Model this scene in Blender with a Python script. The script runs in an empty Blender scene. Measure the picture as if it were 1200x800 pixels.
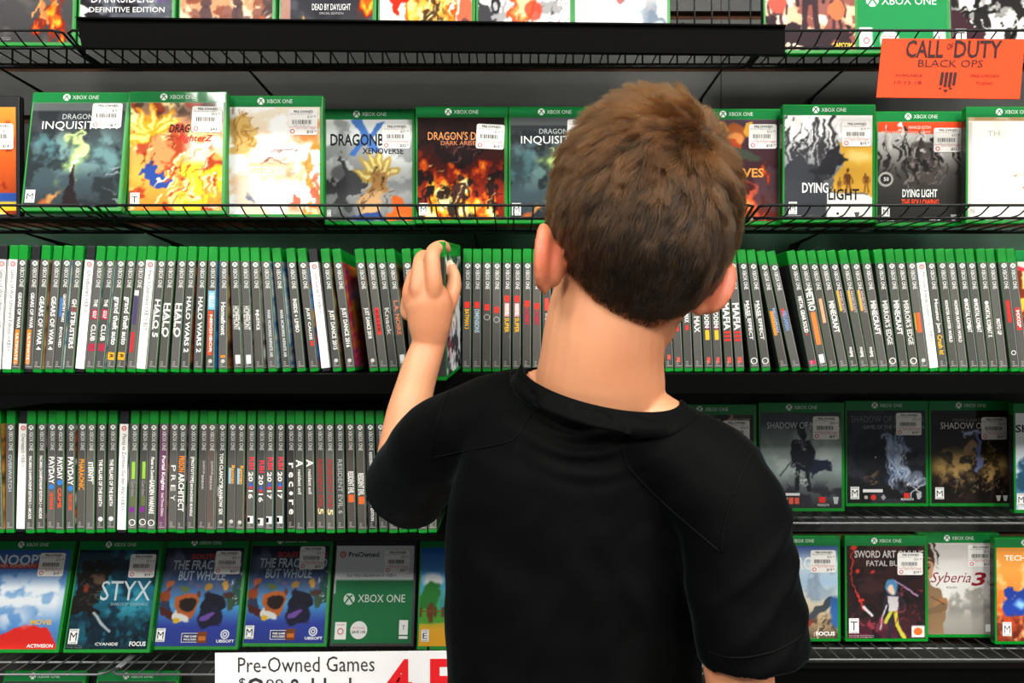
import bpy, bmesh, math, random
import numpy as np
from mathutils import Vector, Matrix, Euler
from mathutils.bvhtree import BVHTree

C = bpy.context.scene.collection
CAMZ = 1.2
F = 933.0
R = math.radians

# ------------------------------------------------------------------ camera
cam = bpy.data.cameras.new('camera'); camo = bpy.data.objects.new('camera', cam); C.objects.link(camo)
cam.sensor_width = 36; cam.lens = F / 1200 * 36; cam.clip_start = 0.02; cam.clip_end = 50
camo.location = (0, 0, CAMZ); camo.rotation_euler = (R(90), 0, 0)
bpy.context.scene.camera = camo

# ------------------------------------------------------------------ world, lights, exposure
w = bpy.data.worlds.new('world'); bpy.context.scene.world = w; w.use_nodes = True
w.node_tree.nodes['Background'].inputs[0].default_value = (0.85, 0.93, 1.0, 1)
w.node_tree.nodes['Background'].inputs[1].default_value = 0.11
vs = bpy.context.scene.view_settings
vs.view_transform = 'Standard'; vs.look = 'None'; vs.gamma = 1; vs.use_curve_mapping = False
vs.exposure = 1.0
CEIL = 3.0
# fluorescent fixtures: x, y, size x, size y, watts
LIGHTS = [(-1.44, -0.25, 1.2, 0.3, 30), (0.88, -0.25, 1.2, 0.3, 30), (3.2, -0.25, 1.2, 0.3, 24),
          (-1.44, -2.35, 0.6, 1.2, 84), (0.88, -2.35, 0.6, 1.2, 70), (3.2, -2.35, 0.6, 1.2, 84)]

# ------------------------------------------------------------------ helpers
def P(px, py, Y): return Vector(((px - 600) / F * Y, Y, CAMZ + (400 - py) / F * Y))
def s2l(c):
    c = np.asarray(c, float)
    return np.where(c <= 0.04045, c / 12.92, ((c + 0.055) / 1.055) ** 2.4)
def hexc(h): return tuple(int(h[i:i + 2], 16) / 255 for i in (0, 2, 4))
def col(c): return hexc(c) if isinstance(c, str) else c

def mat(name, color=(.5, .5, .5), rough=.5, metal=0, **kw):
    m = bpy.data.materials.new(name); m.use_nodes = True
    nt = m.node_tree; b = nt.nodes['Principled BSDF']
    b.inputs['Base Color'].default_value = (*s2l(col(color)), 1)
    b.inputs['Roughness'].default_value = rough; b.inputs['Metallic'].default_value = metal
    for k, v in kw.items():
        k = k.replace('_', ' ')
        if k in b.inputs: b.inputs[k].default_value = v
    return m
def bump(m, scale, strength, dist=.001, detail=3, coordk='Object', stretch=None, coat=False):
    nt = m.node_tree; b = nt.nodes['Principled BSDF']
    tc = nt.nodes.new('ShaderNodeTexCoord'); n = nt.nodes.new('ShaderNodeTexNoise'); bp = nt.nodes.new('ShaderNodeBump')
    n.inputs['Scale'].default_value = scale; n.inputs['Detail'].default_value = detail
    bp.inputs['Strength'].default_value = strength; bp.inputs['Distance'].default_value = dist
    if stretch:
        mp = nt.nodes.new('ShaderNodeMapping'); mp.inputs['Scale'].default_value = stretch
        nt.links.new(tc.outputs[coordk], mp.inputs[0]); nt.links.new(mp.outputs[0], n.inputs['Vector'])
    else: nt.links.new(tc.outputs[coordk], n.inputs['Vector'])
    nt.links.new(n.outputs['Fac'], bp.inputs['Height'])
    nt.links.new(bp.outputs[0], b.inputs['Coat Normal' if coat else 'Normal'])
    return m
def mottle(m, c1, c2, scale, detail=4, lo=.35, hi=.65, stretch=None):
    nt = m.node_tree; b = nt.nodes['Principled BSDF']
    tc = nt.nodes.new('ShaderNodeTexCoord'); n = nt.nodes.new('ShaderNodeTexNoise'); r = nt.nodes.new('ShaderNodeValToRGB')
    n.inputs['Scale'].default_value = scale; n.inputs['Detail'].default_value = detail
    r.color_ramp.elements[0].position = lo; r.color_ramp.elements[1].position = hi
    r.color_ramp.elements[0].color = (*s2l(col(c1)), 1); r.color_ramp.elements[1].color = (*s2l(col(c2)), 1)
    mp = nt.nodes.new('ShaderNodeMapping')
    if stretch: mp.inputs['Scale'].default_value = stretch
    nt.links.new(tc.outputs['Object'], mp.inputs[0]); nt.links.new(mp.outputs[0], n.inputs['Vector'])
    nt.links.new(n.outputs['Fac'], r.inputs[0]); nt.links.new(r.outputs[0], b.inputs['Base Color'])
    return m

M = {}
M['green'] = mat('green_plastic', '008424', .32, Transmission_Weight=.0, Specular_IOR_Level=.5)
bump(M['green'], 60, .15, .001)
M['black_case'] = mat('black_plastic', '15161a', .35); bump(M['black_case'], 60, .15, .001)
pm = mat('printed_paper', (1, 1, 1), .7, Coat_Weight=.6, Coat_Roughness=.07, Specular_IOR_Level=.12)
a = pm.node_tree.nodes.new('ShaderNodeAttribute'); a.attribute_name = 'Col'
pm.node_tree.links.new(a.outputs['Color'], pm.node_tree.nodes['Principled BSDF'].inputs['Base Color'])
bump(pm, 22, .35, .002, 2, 'Object', (1, 1, .35), coat=True)
M['print'] = pm
M['sleeve'] = mat('sleeve_fold_shine', '9a9a94', .15, Specular_IOR_Level=.8)
st = mat('sticker_paper', (1, 1, 1), .6, Specular_IOR_Level=.2)
a = st.node_tree.nodes.new('ShaderNodeAttribute'); a.attribute_name = 'Col'
st.node_tree.links.new(a.outputs['Color'], st.node_tree.nodes['Principled BSDF'].inputs['Base Color'])
bump(st, 300, .05, .0005)
M['sticker'] = st
M['wire'] = mat('dark_wire', '151618', .4, .5); bump(M['wire'], 200, .1)
M['wire_grey'] = mat('grey_wire', '6a6c6e', .4, .6); bump(M['wire_grey'], 200, .1)
M['board'] = mat('black_board', '010101', .7, Specular_IOR_Level=.06); bump(M['board'], 90, .12)
M['panel'] = mottle(mat('slat_panel', rough=.55), '1e201d', '282a27', 9, stretch=(1, 1, 4)); bump(M['panel'], 150, .06)
M['panel_bounce'] = mottle(mat('slat_panel_green_bounce', rough=.6), '0f3a24', '154a30', 9, stretch=(1, 1, 4))  # slat panel with green bounce off the cases put into its colour
M['groove'] = mottle(mat('slat_groove', rough=.8), '4a2a17', '6b3f22', 20, stretch=(1, 6, 6))
M['skin'] = mottle(mat('skin', rough=.5, Subsurface_Weight=.2, Subsurface_Scale=.01), 'cb855e', 'd6966f', 9, 3)
M['skin'].node_tree.nodes['Principled BSDF'].inputs['Subsurface Radius'].default_value = (1, .35, .2)
bump(M['skin'], 260, .12, .0006)
nt = M['skin'].node_tree; bs = nt.nodes['Principled BSDF']; src = bs.inputs['Base Color'].links[0].from_socket
mx = nt.nodes.new('ShaderNodeMix'); mx.data_type = 'RGBA'; at_ = nt.nodes.new('ShaderNodeAttribute'); at_.attribute_name = 'flush'
nt.links.new(at_.outputs['Fac'], mx.inputs['Factor']); nt.links.new(src, mx.inputs['A']); mx.inputs['B'].default_value = (*s2l(col('b84a34')), 1)
nt.links.new(mx.outputs['Result'], bs.inputs['Base Color'])
M['nail'] = mat('fingernail', 'f0c4ae', .25)
M['shirt'] = mat('black_knit', '020303', .75, Sheen_Weight=.04, Sheen_Roughness=.3, Specular_IOR_Level=.06); bump(M['shirt'], 900, .25, .0004)
M['shirt'].node_tree.nodes['Principled BSDF'].inputs['Sheen Tint'].default_value = (.55, .8, .85, 1)
M['thread'] = mat('black_thread', '030404', .7, Specular_IOR_Level=.1)
M['shorts'] = mat('dark_shorts', '20242b', .8); bump(M['shorts'], 700, .2)
M['shoe'] = mat('shoe_leather', '26262a', .5); M['sole'] = mat('shoe_sole', 'd0d0cc', .7)
M['eye'] = mat('eye_white', 'efeeea', .15); M['iris'] = mat('iris_brown', '3a2417', .1)
M['lip'] = mat('lip', 'c4756a', .4)
M['scalp'] = mottle(mat('hair_base', rough=.9), '1d130c', '2a1c12', 120)
hm = bpy.data.materials.new('hair_strands'); hm.use_nodes = True
nt = hm.node_tree; nt.nodes.remove(nt.nodes['Principled BSDF'])
hb = nt.nodes.new('ShaderNodeBsdfHairPrincipled'); hb.parametrization = 'COLOR'
hb.inputs['IOR'].default_value = 1.42; hb.inputs['Roughness'].default_value = .32; hb.inputs['Radial Roughness'].default_value = .4
at = nt.nodes.new('ShaderNodeAttribute'); at.attribute_name = 'hcol'
nt.links.new(at.outputs['Color'], hb.inputs['Color'])
nt.links.new(hb.outputs[0], nt.nodes['Material Output'].inputs[0])
M['hair'] = hm
M['floor'] = mottle(mat('carpet', rough=.95), '4a4844', '5c5a55', 40); bump(M['floor'], 500, .4)
M['ceiling'] = mottle(mat('ceiling_tile', rough=.9), 'd8d8d2', 'e6e6e0', 30)
M['housing'] = mat('white_housing', 'e8e8e8', .5)

def link(name, me, m=None, parent=None):
    o = bpy.data.objects.new(name, me); C.objects.link(o)
    if m and me is not None and not me.materials: me.materials.append(m)
    if parent: o.parent = parent
    return o
def tag(o, label, cat, group=None):
    o['label'] = label; o['category'] = cat
    if group: o['group'] = group
    return o
def empty(name, loc, label, cat, group=None):
    o = bpy.data.objects.new(name, None); o.empty_display_size = .02; C.objects.link(o); o.location = loc
    return tag(o, label, cat, group)

class MB:
    def __init__(s): s.v = []; s.f = []; s.c = []
    def add(s, vs, fs, c=None):
        b = len(s.v); s.v += [tuple(v) for v in vs]; s.f += [tuple(i + b for i in f) for f in fs]
        if c is not None: s.c += [c] * len(vs)
    def box(s, x0, x1, y0, y1, z0, z1, c=None):
        vs = [(x, y, z) for z in (z0, z1) for y in (y0, y1) for x in (x0, x1)]
        s.add(vs, [(0, 2, 3, 1), (4, 5, 7, 6), (0, 1, 5, 4), (2, 6, 7, 3), (0, 4, 6, 2), (1, 3, 7, 5)], c)
    def tube(s, pts, r, n=6):
        pts = [Vector(p) for p in pts]; vs = []; fs = []
        for i, p in enumerate(pts):
            d = (pts[min(i + 1, len(pts) - 1)] - pts[max(i - 1, 0)]).normalized()
            a = d.cross(Vector((0, 0, 1)) if abs(d.z) < .9 else Vector((1, 0, 0))).normalized(); b = d.cross(a)
            for k in range(n):
                t = 2 * math.pi * k / n; vs.append(p + (a * math.cos(t) + b * math.sin(t)) * r)
        for i in range(len(pts) - 1):
            for k in range(n): fs.append((i * n + k, i * n + (k + 1) % n, (i + 1) * n + (k + 1) % n, (i + 1) * n + k))
        fs.append(tuple(range(n))[::-1]); fs.append(tuple(range((len(pts) - 1) * n, len(pts) * n)))
        s.add(vs, fs)
    def mesh(s, name, m, smooth=False):
        me = bpy.data.meshes.new(name); me.from_pydata(s.v, [], s.f); me.materials.append(m)
        if s.c:
            arr = np.ones((len(s.v), 4), np.float32); arr[:, :3] = s2l(np.array([col(c) for c in s.c]))
            at = me.color_attributes.new('Col', 'FLOAT_COLOR', 'POINT'); at.data.foreach_set('color', arr.ravel())
        if smooth: me.shade_smooth()
        me.update(); return me
    def obj(s, name, m, parent=None, smooth=False): return link(name, s.mesh(name, m, smooth), None, parent)

# ---- text as flat print
_tc = {}
def glyphs(s, bold=False, shear=0):
    k = (s, bold, shear)
    if k in _tc: return _tc[k]
    cu = bpy.data.curves.new('t', 'FONT'); cu.body = s; cu.resolution_u = 2; cu.shear = shear
    if bold: cu.offset = .022
    o = bpy.data.objects.new('t', cu); me = o.to_mesh()
    n = len(me.vertices)
    if n == 0: r = (np.zeros((0, 2)), [])
    else:
        co = np.empty(n * 3); me.vertices.foreach_get('co', co); co = co.reshape(-1, 3)[:, :2]
        mn = co.min(0); mx = co.max(0); co = (co - mn) / np.maximum(mx - mn, 1e-6)
        r = (co, [tuple(p.vertices) for p in me.polygons])
    o.to_mesh_clear(); bpy.data.objects.remove(o); bpy.data.curves.remove(cu)
    _tc[k] = r; return r

class Deco(MB):
    """flat print on a plane; fr(u,v,layer) -> local position, millimetres in"""
    def __init__(s, fr): super().__init__(); s.fr = fr
    def poly(s, pts, c, L=1): s.add([s.fr(u, v, L) for u, v in pts], [tuple(range(len(pts)))], c)
    def rect(s, u0, v0, u1, v1, c, L=1): s.poly([(u0, v0), (u1, v0), (u1, v1), (u0, v1)], c, L)
    def rrect(s, u0, v0, u1, v1, r, c, L=1):
        p = []
        for cx, cy, a0 in ((u1 - r, v1 - r, 0), (u0 + r, v1 - r, 90), (u0 + r, v0 + r, 180), (u1 - r, v0 + r, 270)):
            for k in range(4): t = R(a0 + 30 * k); p.append((cx + r * math.cos(t), cy + r * math.sin(t)))
        s.poly(p, c, L)
    def disc(s, u, v, r, c, L=1, n=14, ry=None):
        s.poly([(u + r * math.cos(2 * math.pi * k / n), v + (ry or r) * math.sin(2 * math.pi * k / n)) for k in range(n)], c, L)
    def ring(s, u, v, r, r2, c, L=1, n=16):
        vs = []; fs = []
        for k in range(n):
            t = 2 * math.pi * k / n
            vs += [s.fr(u + r * math.cos(t), v + r * math.sin(t), L), s.fr(u + r2 * math.cos(t), v + r2 * math.sin(t), L)]
            j = (k + 1) % n; fs.append((2 * k, 2 * j, 2 * j + 1, 2 * k + 1))
        s.add(vs, fs, c)
    def text(s, t, u, v, w, h, c, L=2, bold=False, shear=0):
        co, fs = glyphs(t, bold, shear)
        s.add([s.fr(u + x * w, v + y * h, L) for x, y in co], fs, c)
    def vtext(s, t, u, vtop, length, h, c, L=2, bold=False, shear=0):
        co, fs = glyphs(t, bold, shear)
        s.add([s.fr(u + y * h, vtop - x * length, L) for x, y in co], fs, c)
    def line(s, pts, w, c, L=1):
        for (a, b), (d, e) in zip(pts, pts[1:]):
            l = math.hypot(d - a, e - b) or 1; nx, ny = -(e - b) / l * w / 2, (d - a) / l * w / 2
            s.poly([(a + nx, b + ny), (d + nx, e + ny), (d - nx, e - ny), (a - nx, b - ny)], c, L)
    def logo(s, u, v, r, c='f4f6f2', bg='0b7a35', L=2):
        s.disc(u, v, r, c, L, 18)
        s.line([(u - .72 * r, v - .72 * r), (u - .25 * r, v - .05 * r), (u + .05 * r, v + .38 * r), (u + .55 * r, v + .62 * r)], .26 * r, bg, L + 1)
        s.line([(u + .72 * r, v - .72 * r), (u + .25 * r, v - .05 * r), (u - .05 * r, v + .38 * r), (u - .55 * r, v + .62 * r)], .26 * r, bg, L + 1)
    def target(s, u, v, r, L=2): s.ring(u, v, r, r * .62, 'd5232b', L); s.disc(u, v, r * .3, 'd5232b', L, 8)

# ---- painter for the printed pictures
GW, GH = 84, 104
def noise2(seed, sx, sy, octv=4, W=GW * 2, H=GH * 2):
    rs = np.random.RandomState(seed); out = np.zeros((H, W)); amp = 1; tot = 0
    for o in range(octv):
        nx = int(sx * 2 ** o) + 2; ny = int(sy * 2 ** o) + 2; g = rs.rand(ny, nx)
        xs = np.linspace(0, nx - 1.001, W); ys = np.linspace(0, ny - 1.001, H)
        xi = xs.astype(int); yi = ys.astype(int); fx = xs - xi; fy = ys - yi
        fx = fx * fx * (3 - 2 * fx); fy = (fy * fy * (3 - 2 * fy))[:, None]
        a = g[yi][:, xi] * (1 - fx) + g[yi][:, xi + 1] * fx; b = g[yi + 1][:, xi] * (1 - fx) + g[yi + 1][:, xi + 1] * fx
        out += amp * (a * (1 - fy) + b * fy); tot += amp; amp *= .55
    out /= tot; return np.clip((out - .25) / .5, 0, 1)
class Cv:
    def __init__(s, seed=1):
        s.W, s.H = GW * 2, GH * 2; s.a = np.zeros((s.H, s.W, 3)); s.seed = seed
        s.u, s.v = np.meshgrid((np.arange(s.W) + .5) / s.W, (np.arange(s.H) + .5) / s.H); s.k = 0
        s.du = (noise2(seed + 91, 6, 8, 4) - .5) * .1; s.dv = (noise2(seed + 92, 6, 8, 4) - .5) * .1
    def put(s, m, c): m = np.clip(m, 0, 1)[..., None]; s.a = s.a * (1 - m) + np.array(col(c)) * m; return s
    def grad(s, *cs):
        n = len(cs) - 1; t = s.v * n; cs = np.array([col(c) for c in cs]); i = np.clip(t.astype(int), 0, n - 1)
        f = (t - i)[..., None]; s.a = cs[i] * (1 - f) + cs[np.clip(i + 1, 0, n)] * f; return s
    def cloud(s, c, sx=4, sy=5, lo=.45, hi=.7, a=1, box=None, o=5):
        s.k += 1; n = noise2(s.seed * 31 + s.k, sx, sy, o); m = np.clip((n - lo) / (hi - lo), 0, 1) * a
        if box: u0, v0, u1, v1, so = box; m = m * np.clip((s.u - u0) / so, 0, 1) * np.clip((u1 - s.u) / so, 0, 1) * np.clip((s.v - v0) / so, 0, 1) * np.clip((v1 - s.v) / so, 0, 1)
        return s.put(m, c)
    def ell(s, x, y, rx, ry, c, soft=.08, a=1, rot=0, wob=.4):
        u = s.u + s.du * wob - x; v = s.v + s.dv * wob - y; t = R(rot); U = u * math.cos(t) + v * math.sin(t); V = -u * math.sin(t) + v * math.cos(t)
        d = np.sqrt((U / rx) ** 2 + (V / ry) ** 2); return s.put((1 - d) / soft * a if a == 1 else np.clip((1 - d) / soft, 0, 1) * a, c)
    def poly(s, pts, c, a=1, wob=.15):
        U = s.u + s.du * wob; V = s.v + s.dv * wob; ins = np.zeros_like(U, bool); n = len(pts)
        for i in range(n):
            x1, y1 = pts[i]; x2, y2 = pts[(i + 1) % n]
            if y1 == y2: continue
            cnd = ((y1 > V) != (y2 > V)) & (U < (x2 - x1) * (V - y1) / (y2 - y1) + x1); ins ^= cnd
        return s.put(ins * float(a), c)
    def ln(s, pts, w, c, a=1, wob=.2):
        U = s.u + s.du * wob; V = (s.v + s.dv * wob) * 1.24; D = np.full(U.shape, 9.)
        for (x1, y1), (x2, y2) in zip(pts, pts[1:]):
            y1 *= 1.24; y2 *= 1.24
            dx, dy = x2 - x1, y2 - y1; t = np.clip(((U - x1) * dx + (V - y1) * dy) / (dx * dx + dy * dy + 1e-9), 0, 1)
            D = np.minimum(D, np.hypot(U - x1 - t * dx, V - y1 - t * dy))
        return s.put(np.clip((w / 2 - D) / .006 + .5, 0, 1) * a, c)
    def fire(s, cs=('8c1d05', 'e2570c', 'ffb52a', 'fff2b0'), y0=0, y1=.6, lo=.35, sx=7, x0=0, x1=1):
        s.k += 1; n = noise2(s.seed * 17 + s.k, sx, 5, 5); h = np.clip((y1 - s.v) / (y1 - y0), 0, 1) * np.clip((s.u - x0) / .12, 0, 1) * np.clip((x1 - s.u) / .12, 0, 1)
        t = n * .75 + h * .5
        for i, c in enumerate(cs): s.put((t - (lo + .28 + i * .13)) / .08 * (h > 0.02) * np.clip(h * 4, 0, 1), c)
        return s
    def strokes(s, n, c, w=.012, l=.2, ang=60, box=(0, 0, 1, 1), jit=25, a=1):
        rs = random.Random(s.seed * 7 + s.k); s.k += 1
        for _ in range(n):
            x = rs.uniform(box[0], box[2]); y = rs.uniform(box[1], box[3]); t = R(ang + rs.uniform(-jit, jit)); L = l * rs.uniform(.4, 1)
            s.ln([(x, y), (x + math.cos(t) * L, y + math.sin(t) * L * .8)], w * rs.uniform(.5, 1.3), c, a, 1)
        return s
    def man(s, x, y, h, c, wob=.3, lean=0):
        k = h; s.ell(x + lean * .9, y + .9 * k, .075 * k, .08 * k, c, .1)
        s.poly([(x - .15 * k + lean, y + .8 * k), (x + .15 * k + lean, y + .8 * k), (x + .11 * k, y + .42 * k), (x - .11 * k, y + .42 * k)], c)
        s.ln([(x - .13 * k + lean, y + .76 * k), (x - .2 * k, y + .58 * k), (x - .17 * k, y + .42 * k)], .06 * k, c)
        s.ln([(x + .13 * k + lean, y + .76 * k), (x + .22 * k, y + .6 * k), (x + .2 * k, y + .45 * k)], .06 * k, c)
        s.ln([(x - .06 * k, y + .45 * k), (x - .09 * k, y + .22 * k), (x - .1 * k, y)], .085 * k, c)
        s.ln([(x + .06 * k, y + .45 * k), (x + .1 * k, y + .22 * k), (x + .12 * k, y)], .085 * k, c); return s
    def out(s): return s.a.reshape(GH, 2, GW, 2, 3).mean((1, 3)).clip(0, 1)

# ------------------------------------------------------------------ game case
CW, CH, CT = 135., 171., 12.2                      # millimetres
HX = CT / 2 / 1000
def shell_mesh(m):
    mb = MB(); r = 1.3; prof = []
    for cx, cy, a0 in ((CT / 2 - r, CW / 2 - r, 0), (-CT / 2 + r, CW / 2 - r, 90), (-CT / 2 + r, -CW / 2 + r, 180), (CT / 2 - r, -CW / 2 + r, 270)):
        for k in range(4): t = R(a0 + 30 * k); prof.append((cx + r * math.cos(t), cy + r * math.sin(t)))
    lv = [(0, .9), (1.2, 1), (CH - 1.2, 1), (CH, .9)]; n = len(prof); vs = []; fs = []
    for z, sc in lv:
        for x, y in prof:
            nx = x - (1 - sc) * 8 * (1 if x > 0 else -1); ny = y - (1 - sc) * 8 * (1 if y > 0 else -1); vs.append((nx / 1000, ny / 1000, z / 1000))
    for i in range(3):
        for k in range(n): fs.append((i * n + k, i * n + (k + 1) % n, (i + 1) * n + (k + 1) % n, (i + 1) * n + k))
    fs.append(tuple(range(n))[::-1]); fs.append(tuple(range(3 * n, 4 * n))); mb.add(vs, fs)
    # raised hinge strips beside the spine and the thumb notch lip at the opening edge
    for sx in (-1, 1):
        mb.box((sx * (CT / 2) - .2) / 1000, (sx * (CT / 2) + .2) / 1000, (-CW / 2 + 2.2) / 1000, (-CW / 2 + 3.4) / 1000, .153, .168)
        mb.box((sx * (CT / 2) - .2) / 1000, (sx * (CT / 2) + .3) / 1000, (CW / 2 - 2.6) / 1000, (CW / 2 - 1.8) / 1000, .004, .168)
    mb.box(-.0006, .0006, (CW / 2 - .2) / 1000, (CW / 2 + .5) / 1000, .004, .168)
    return mb.mesh('case_shell', m)
SH = {'g': shell_mesh(M['green']), 'k': shell_mesh(M['black_case'])}
def fr_spine(u, v, L): return (u / 1000, (-CW / 2 - .25 - .12 * L) / 1000, v / 1000)
def fr_front(u, v, L): return ((CT / 2 + .3 + .12 * L) / 1000, (-CW / 2 + u) / 1000, v / 1000)
def fr_back(u, v, L): return (-(CT / 2 + .3 + .12 * L) / 1000, (-CW / 2 + u) / 1000, v / 1000)

def grid_print(mb, fr, img, u0, v0, u1, v1):
    H, W = img.shape[:2]; b = len(mb.v)
    us = np.linspace(u0, u1, W); vs_ = np.linspace(v0, v1, H)
    mb.v += [fr(u, v, 0) for v in vs_ for u in us]
    mb.c += [tuple(c) for c in img.reshape(-1, 3)]
    mb.f += [(b + j * W + i, b + j * W + i + 1, b + (j + 1) * W + i + 1, b + (j + 1) * W + i) for j in range(H - 1) for i in range(W - 1)]

GREY = '52524f'
def sliver(pal, seed):
    rs = np.random.RandomState(seed); H, W = 26, 6; pal = np.array([col(c) for c in pal])
    n = noise2(seed, 1.5, 6, 3, W, H); t = np.clip(n * len(pal), 0, len(pal) - 1.01); i = t.astype(int); f = (t - i)[..., None]
    return pal[i] * (1 - f) + pal[np.clip(i + 1, 0, len(pal) - 1)] * f
_hm = []
def header_mesh():
    if not _hm:
        d = Deco(fr_front); d.logo(48, 163, 5, 'f2f5f1'); d.text('XBOX ONE', 56, 160.2, 36, 5.6, 'd9e6da', 2); _hm.append(d.mesh('header_logo', M['print']))
    return _hm[0]
_sm = []
def spine_header():
    if not _sm:
        d = Deco(fr_spine); d.logo(.6, 147, 3.1, 'eef2ec', '4c6f55'); d.vtext('XBOX ONE', -1.9, 142, 27, 5.4, 'f0f2ee', 2); d.logo(.6, 147, 3.5, 'f4f6f2', '3c6f4c', 4); _sm.append(d.mesh('spine_logo', M['print']))
    return _sm[0]
_se = []
def sleeve_edge_shine():                       # sleeve fold beside the spine, its highlight put into the light grey colour
    if not _se:
        mb = MB(); mb.box(.0045, .0050, -CW / 2000 - .00075, -CW / 2000 - .0002, .006, .152); _se.append(mb.mesh('sleeve_edge_shine', M['sleeve']))
    return _se[0]
_am = []
def age_mark():
    if not _am:
        d = Deco(fr_spine); d.vtext('E10', -3.2, 15, 5, 3, 'b9b9b4', 2); d.rect(-4, 8, 3.6, 8.8, 'b0b0ac', 2); _am.append(d.mesh('age_mark', M['print']))
    return _am[0]
def build_case(loc, rot, label, group, shell='g', spine=None, segs=(), pal=('2a2a2c', '4b3b33'), front=None, cover=None, seed=1, target=False, sticker=None, header=True, white=False, dim=False):
    root = empty('game_case', loc, label, 'game case', group)
    root.matrix_world = Matrix.Translation(loc) @ rot
    link('case_shell', SH[shell], None, root)
    ins = MB()
    sc = spine or ('f4f3ef' if white else ('52524f', '4a4a48', '5a5956', '4f4e4a')[seed * 7 % 4])
    top = 152 if not white else 152
    if front is None:
        ins.add([fr_spine(-5.8, 5.5, 0), fr_spine(5.8, 5.5, 0), fr_spine(5.8, top, 0), fr_spine(-5.8, top, 0)], [(0, 1, 2, 3)], sc)
        grid_print(ins, fr_front, sliver(pal, seed), .2, 5.5, CW - 4.5, top)
        ins.add([fr_back(.2, 5.5, 0), fr_back(CW - 4.5, 5.5, 0), fr_back(CW - 4.5, top, 0), fr_back(.2, top, 0)], [(0, 1, 2, 3)], '2b2c2d' if not white else 'e8e8e4')
    else:
        ins.add([fr_spine(-5.8, 5.5, 0), fr_spine(5.8, 5.5, 0), fr_spine(5.8, top, 0), fr_spine(-5.8, top, 0)], [(0, 1, 2, 3)], sc)
        grid_print(ins, fr_front, front, 3, 5.5, CW - 5, 155)
        if header: ins.add([fr_front(1, 156, 0), fr_front(CW - 2, 156, 0), fr_front(CW - 2, 169.5, 0), fr_front(1, 169.5, 0)], [(0, 1, 2, 3)], '0b7a3a')
        ins.add([fr_back(.2, 5.5, 0), fr_back(CW - 4.5, 5.5, 0), fr_back(CW - 4.5, top, 0), fr_back(.2, top, 0)], [(0, 1, 2, 3)], '2b2c2d')
    ins.obj('paper_insert', M['print'], root)
    if front is None:
        d = Deco(fr_spine)
        if white:
            d.target(.3, 146, 3.4); s = white
            d.vtext(s, -1.6, 138, min(len(s) * 3.1, 118), 5.2, '33333a', 2)
        else:
            link('spine_logo', spine_header(), None, root)
            link('age_mark', age_mark(), None, root)
            link('sleeve_edge_shine', sleeve_edge_shine(), None, root)
        if white and d.v: d.obj('spine_lettering', M['print'], root)
        for sg in segs:
            d = Deco(fr_spine); t, a0, a1, h, c, off = sg[:6]; bold = len(sg) > 6
            v0 = CH * (1 - a0); ln = CH * (a1 - a0); hh = h * 10.8
            if t == '#': d.rect(off * 10.8 - hh / 2, v0 - ln, off * 10.8 + hh / 2, v0, c, 1)
            elif t == 'o': d.disc(off * 10.8, v0 - ln / 2, hh / 2, c, 2)
            elif t == 'O': d.ring(off * 10.8, v0 - ln / 2, hh / 2, hh / 2 * .75, c, 2)
            else: hh *= 1.15; d.vtext(t, off * 10.8 - hh / 2, v0, ln, hh, c, 3, bold)
            d.obj('emblem' if t in '#oO' else 'title_lettering', M['print'], root)
    if cover is not None:
        d = Deco(fr_front)
        d.rt = Deco(fr_front); d.parts = []; cover(d)
        if header: link('header_logo', header_mesh(), None, root)
        for q_ in d.parts: q_.obj('title_lettering', M['print'], root)
        if d.v: d.obj('cover_marks', M['print'], root)
        if d.rt.v: d.rt.obj('rating_label', M['print'], root)
    if sticker:
        u, v, p1, p2, tilt = sticker
        ct, stn = math.cos(R(tilt)), math.sin(R(tilt))
        def fr(a, b, L): return fr_front(u + a * ct - b * stn, v + a * stn + b * ct, L + 6)
        b = Deco(fr); b.rrect(0, 0, 41, 36, 3, 'f6f4f1', 0); so = b.obj('price_sticker', M['sticker'], root)
        d = Deco(fr); rs = random.Random(seed)
        d.text('PRE-OWNED', 8, 30.6, 27, 3.6, '2a2a2a', 1, True); d.text('Part No. 09 Games 3 (XB1)', 3, 27.8, 30, 1.9, '555555', 1)
        d.text('$' + p1, 27, 23, 7, 3.8, '333333', 1); d.text('99', 36, 24.6, 3, 2.2, '333333', 1)
        x = 6
        while x < 32: wd = rs.uniform(.5, 1.5); d.rect(x, 15, x + wd, 21, '3a3a3a', 1); x += wd + rs.uniform(.5, 1.2)
        d.text('041 5 30 11', 8, 12.3, 22, 1.6, '555555', 1)
        d.rect(1, 10.6, 40, 11.2, 'd9707a', 1); d.text('BUY 2 GET 1 FREE', 12, 8, 26, 2, 'c8414a', 1)
        d.ring(6, 5, 3.3, 2.1, 'd5323b', 1); d.text('$' + p2, 26, 2, 9, 4.6, '222222', 1, True); d.text('99', 36.4, 4, 3, 2.4, '222222', 1)
        d.obj('sticker_print', M['sticker'], so)
    return root

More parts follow.
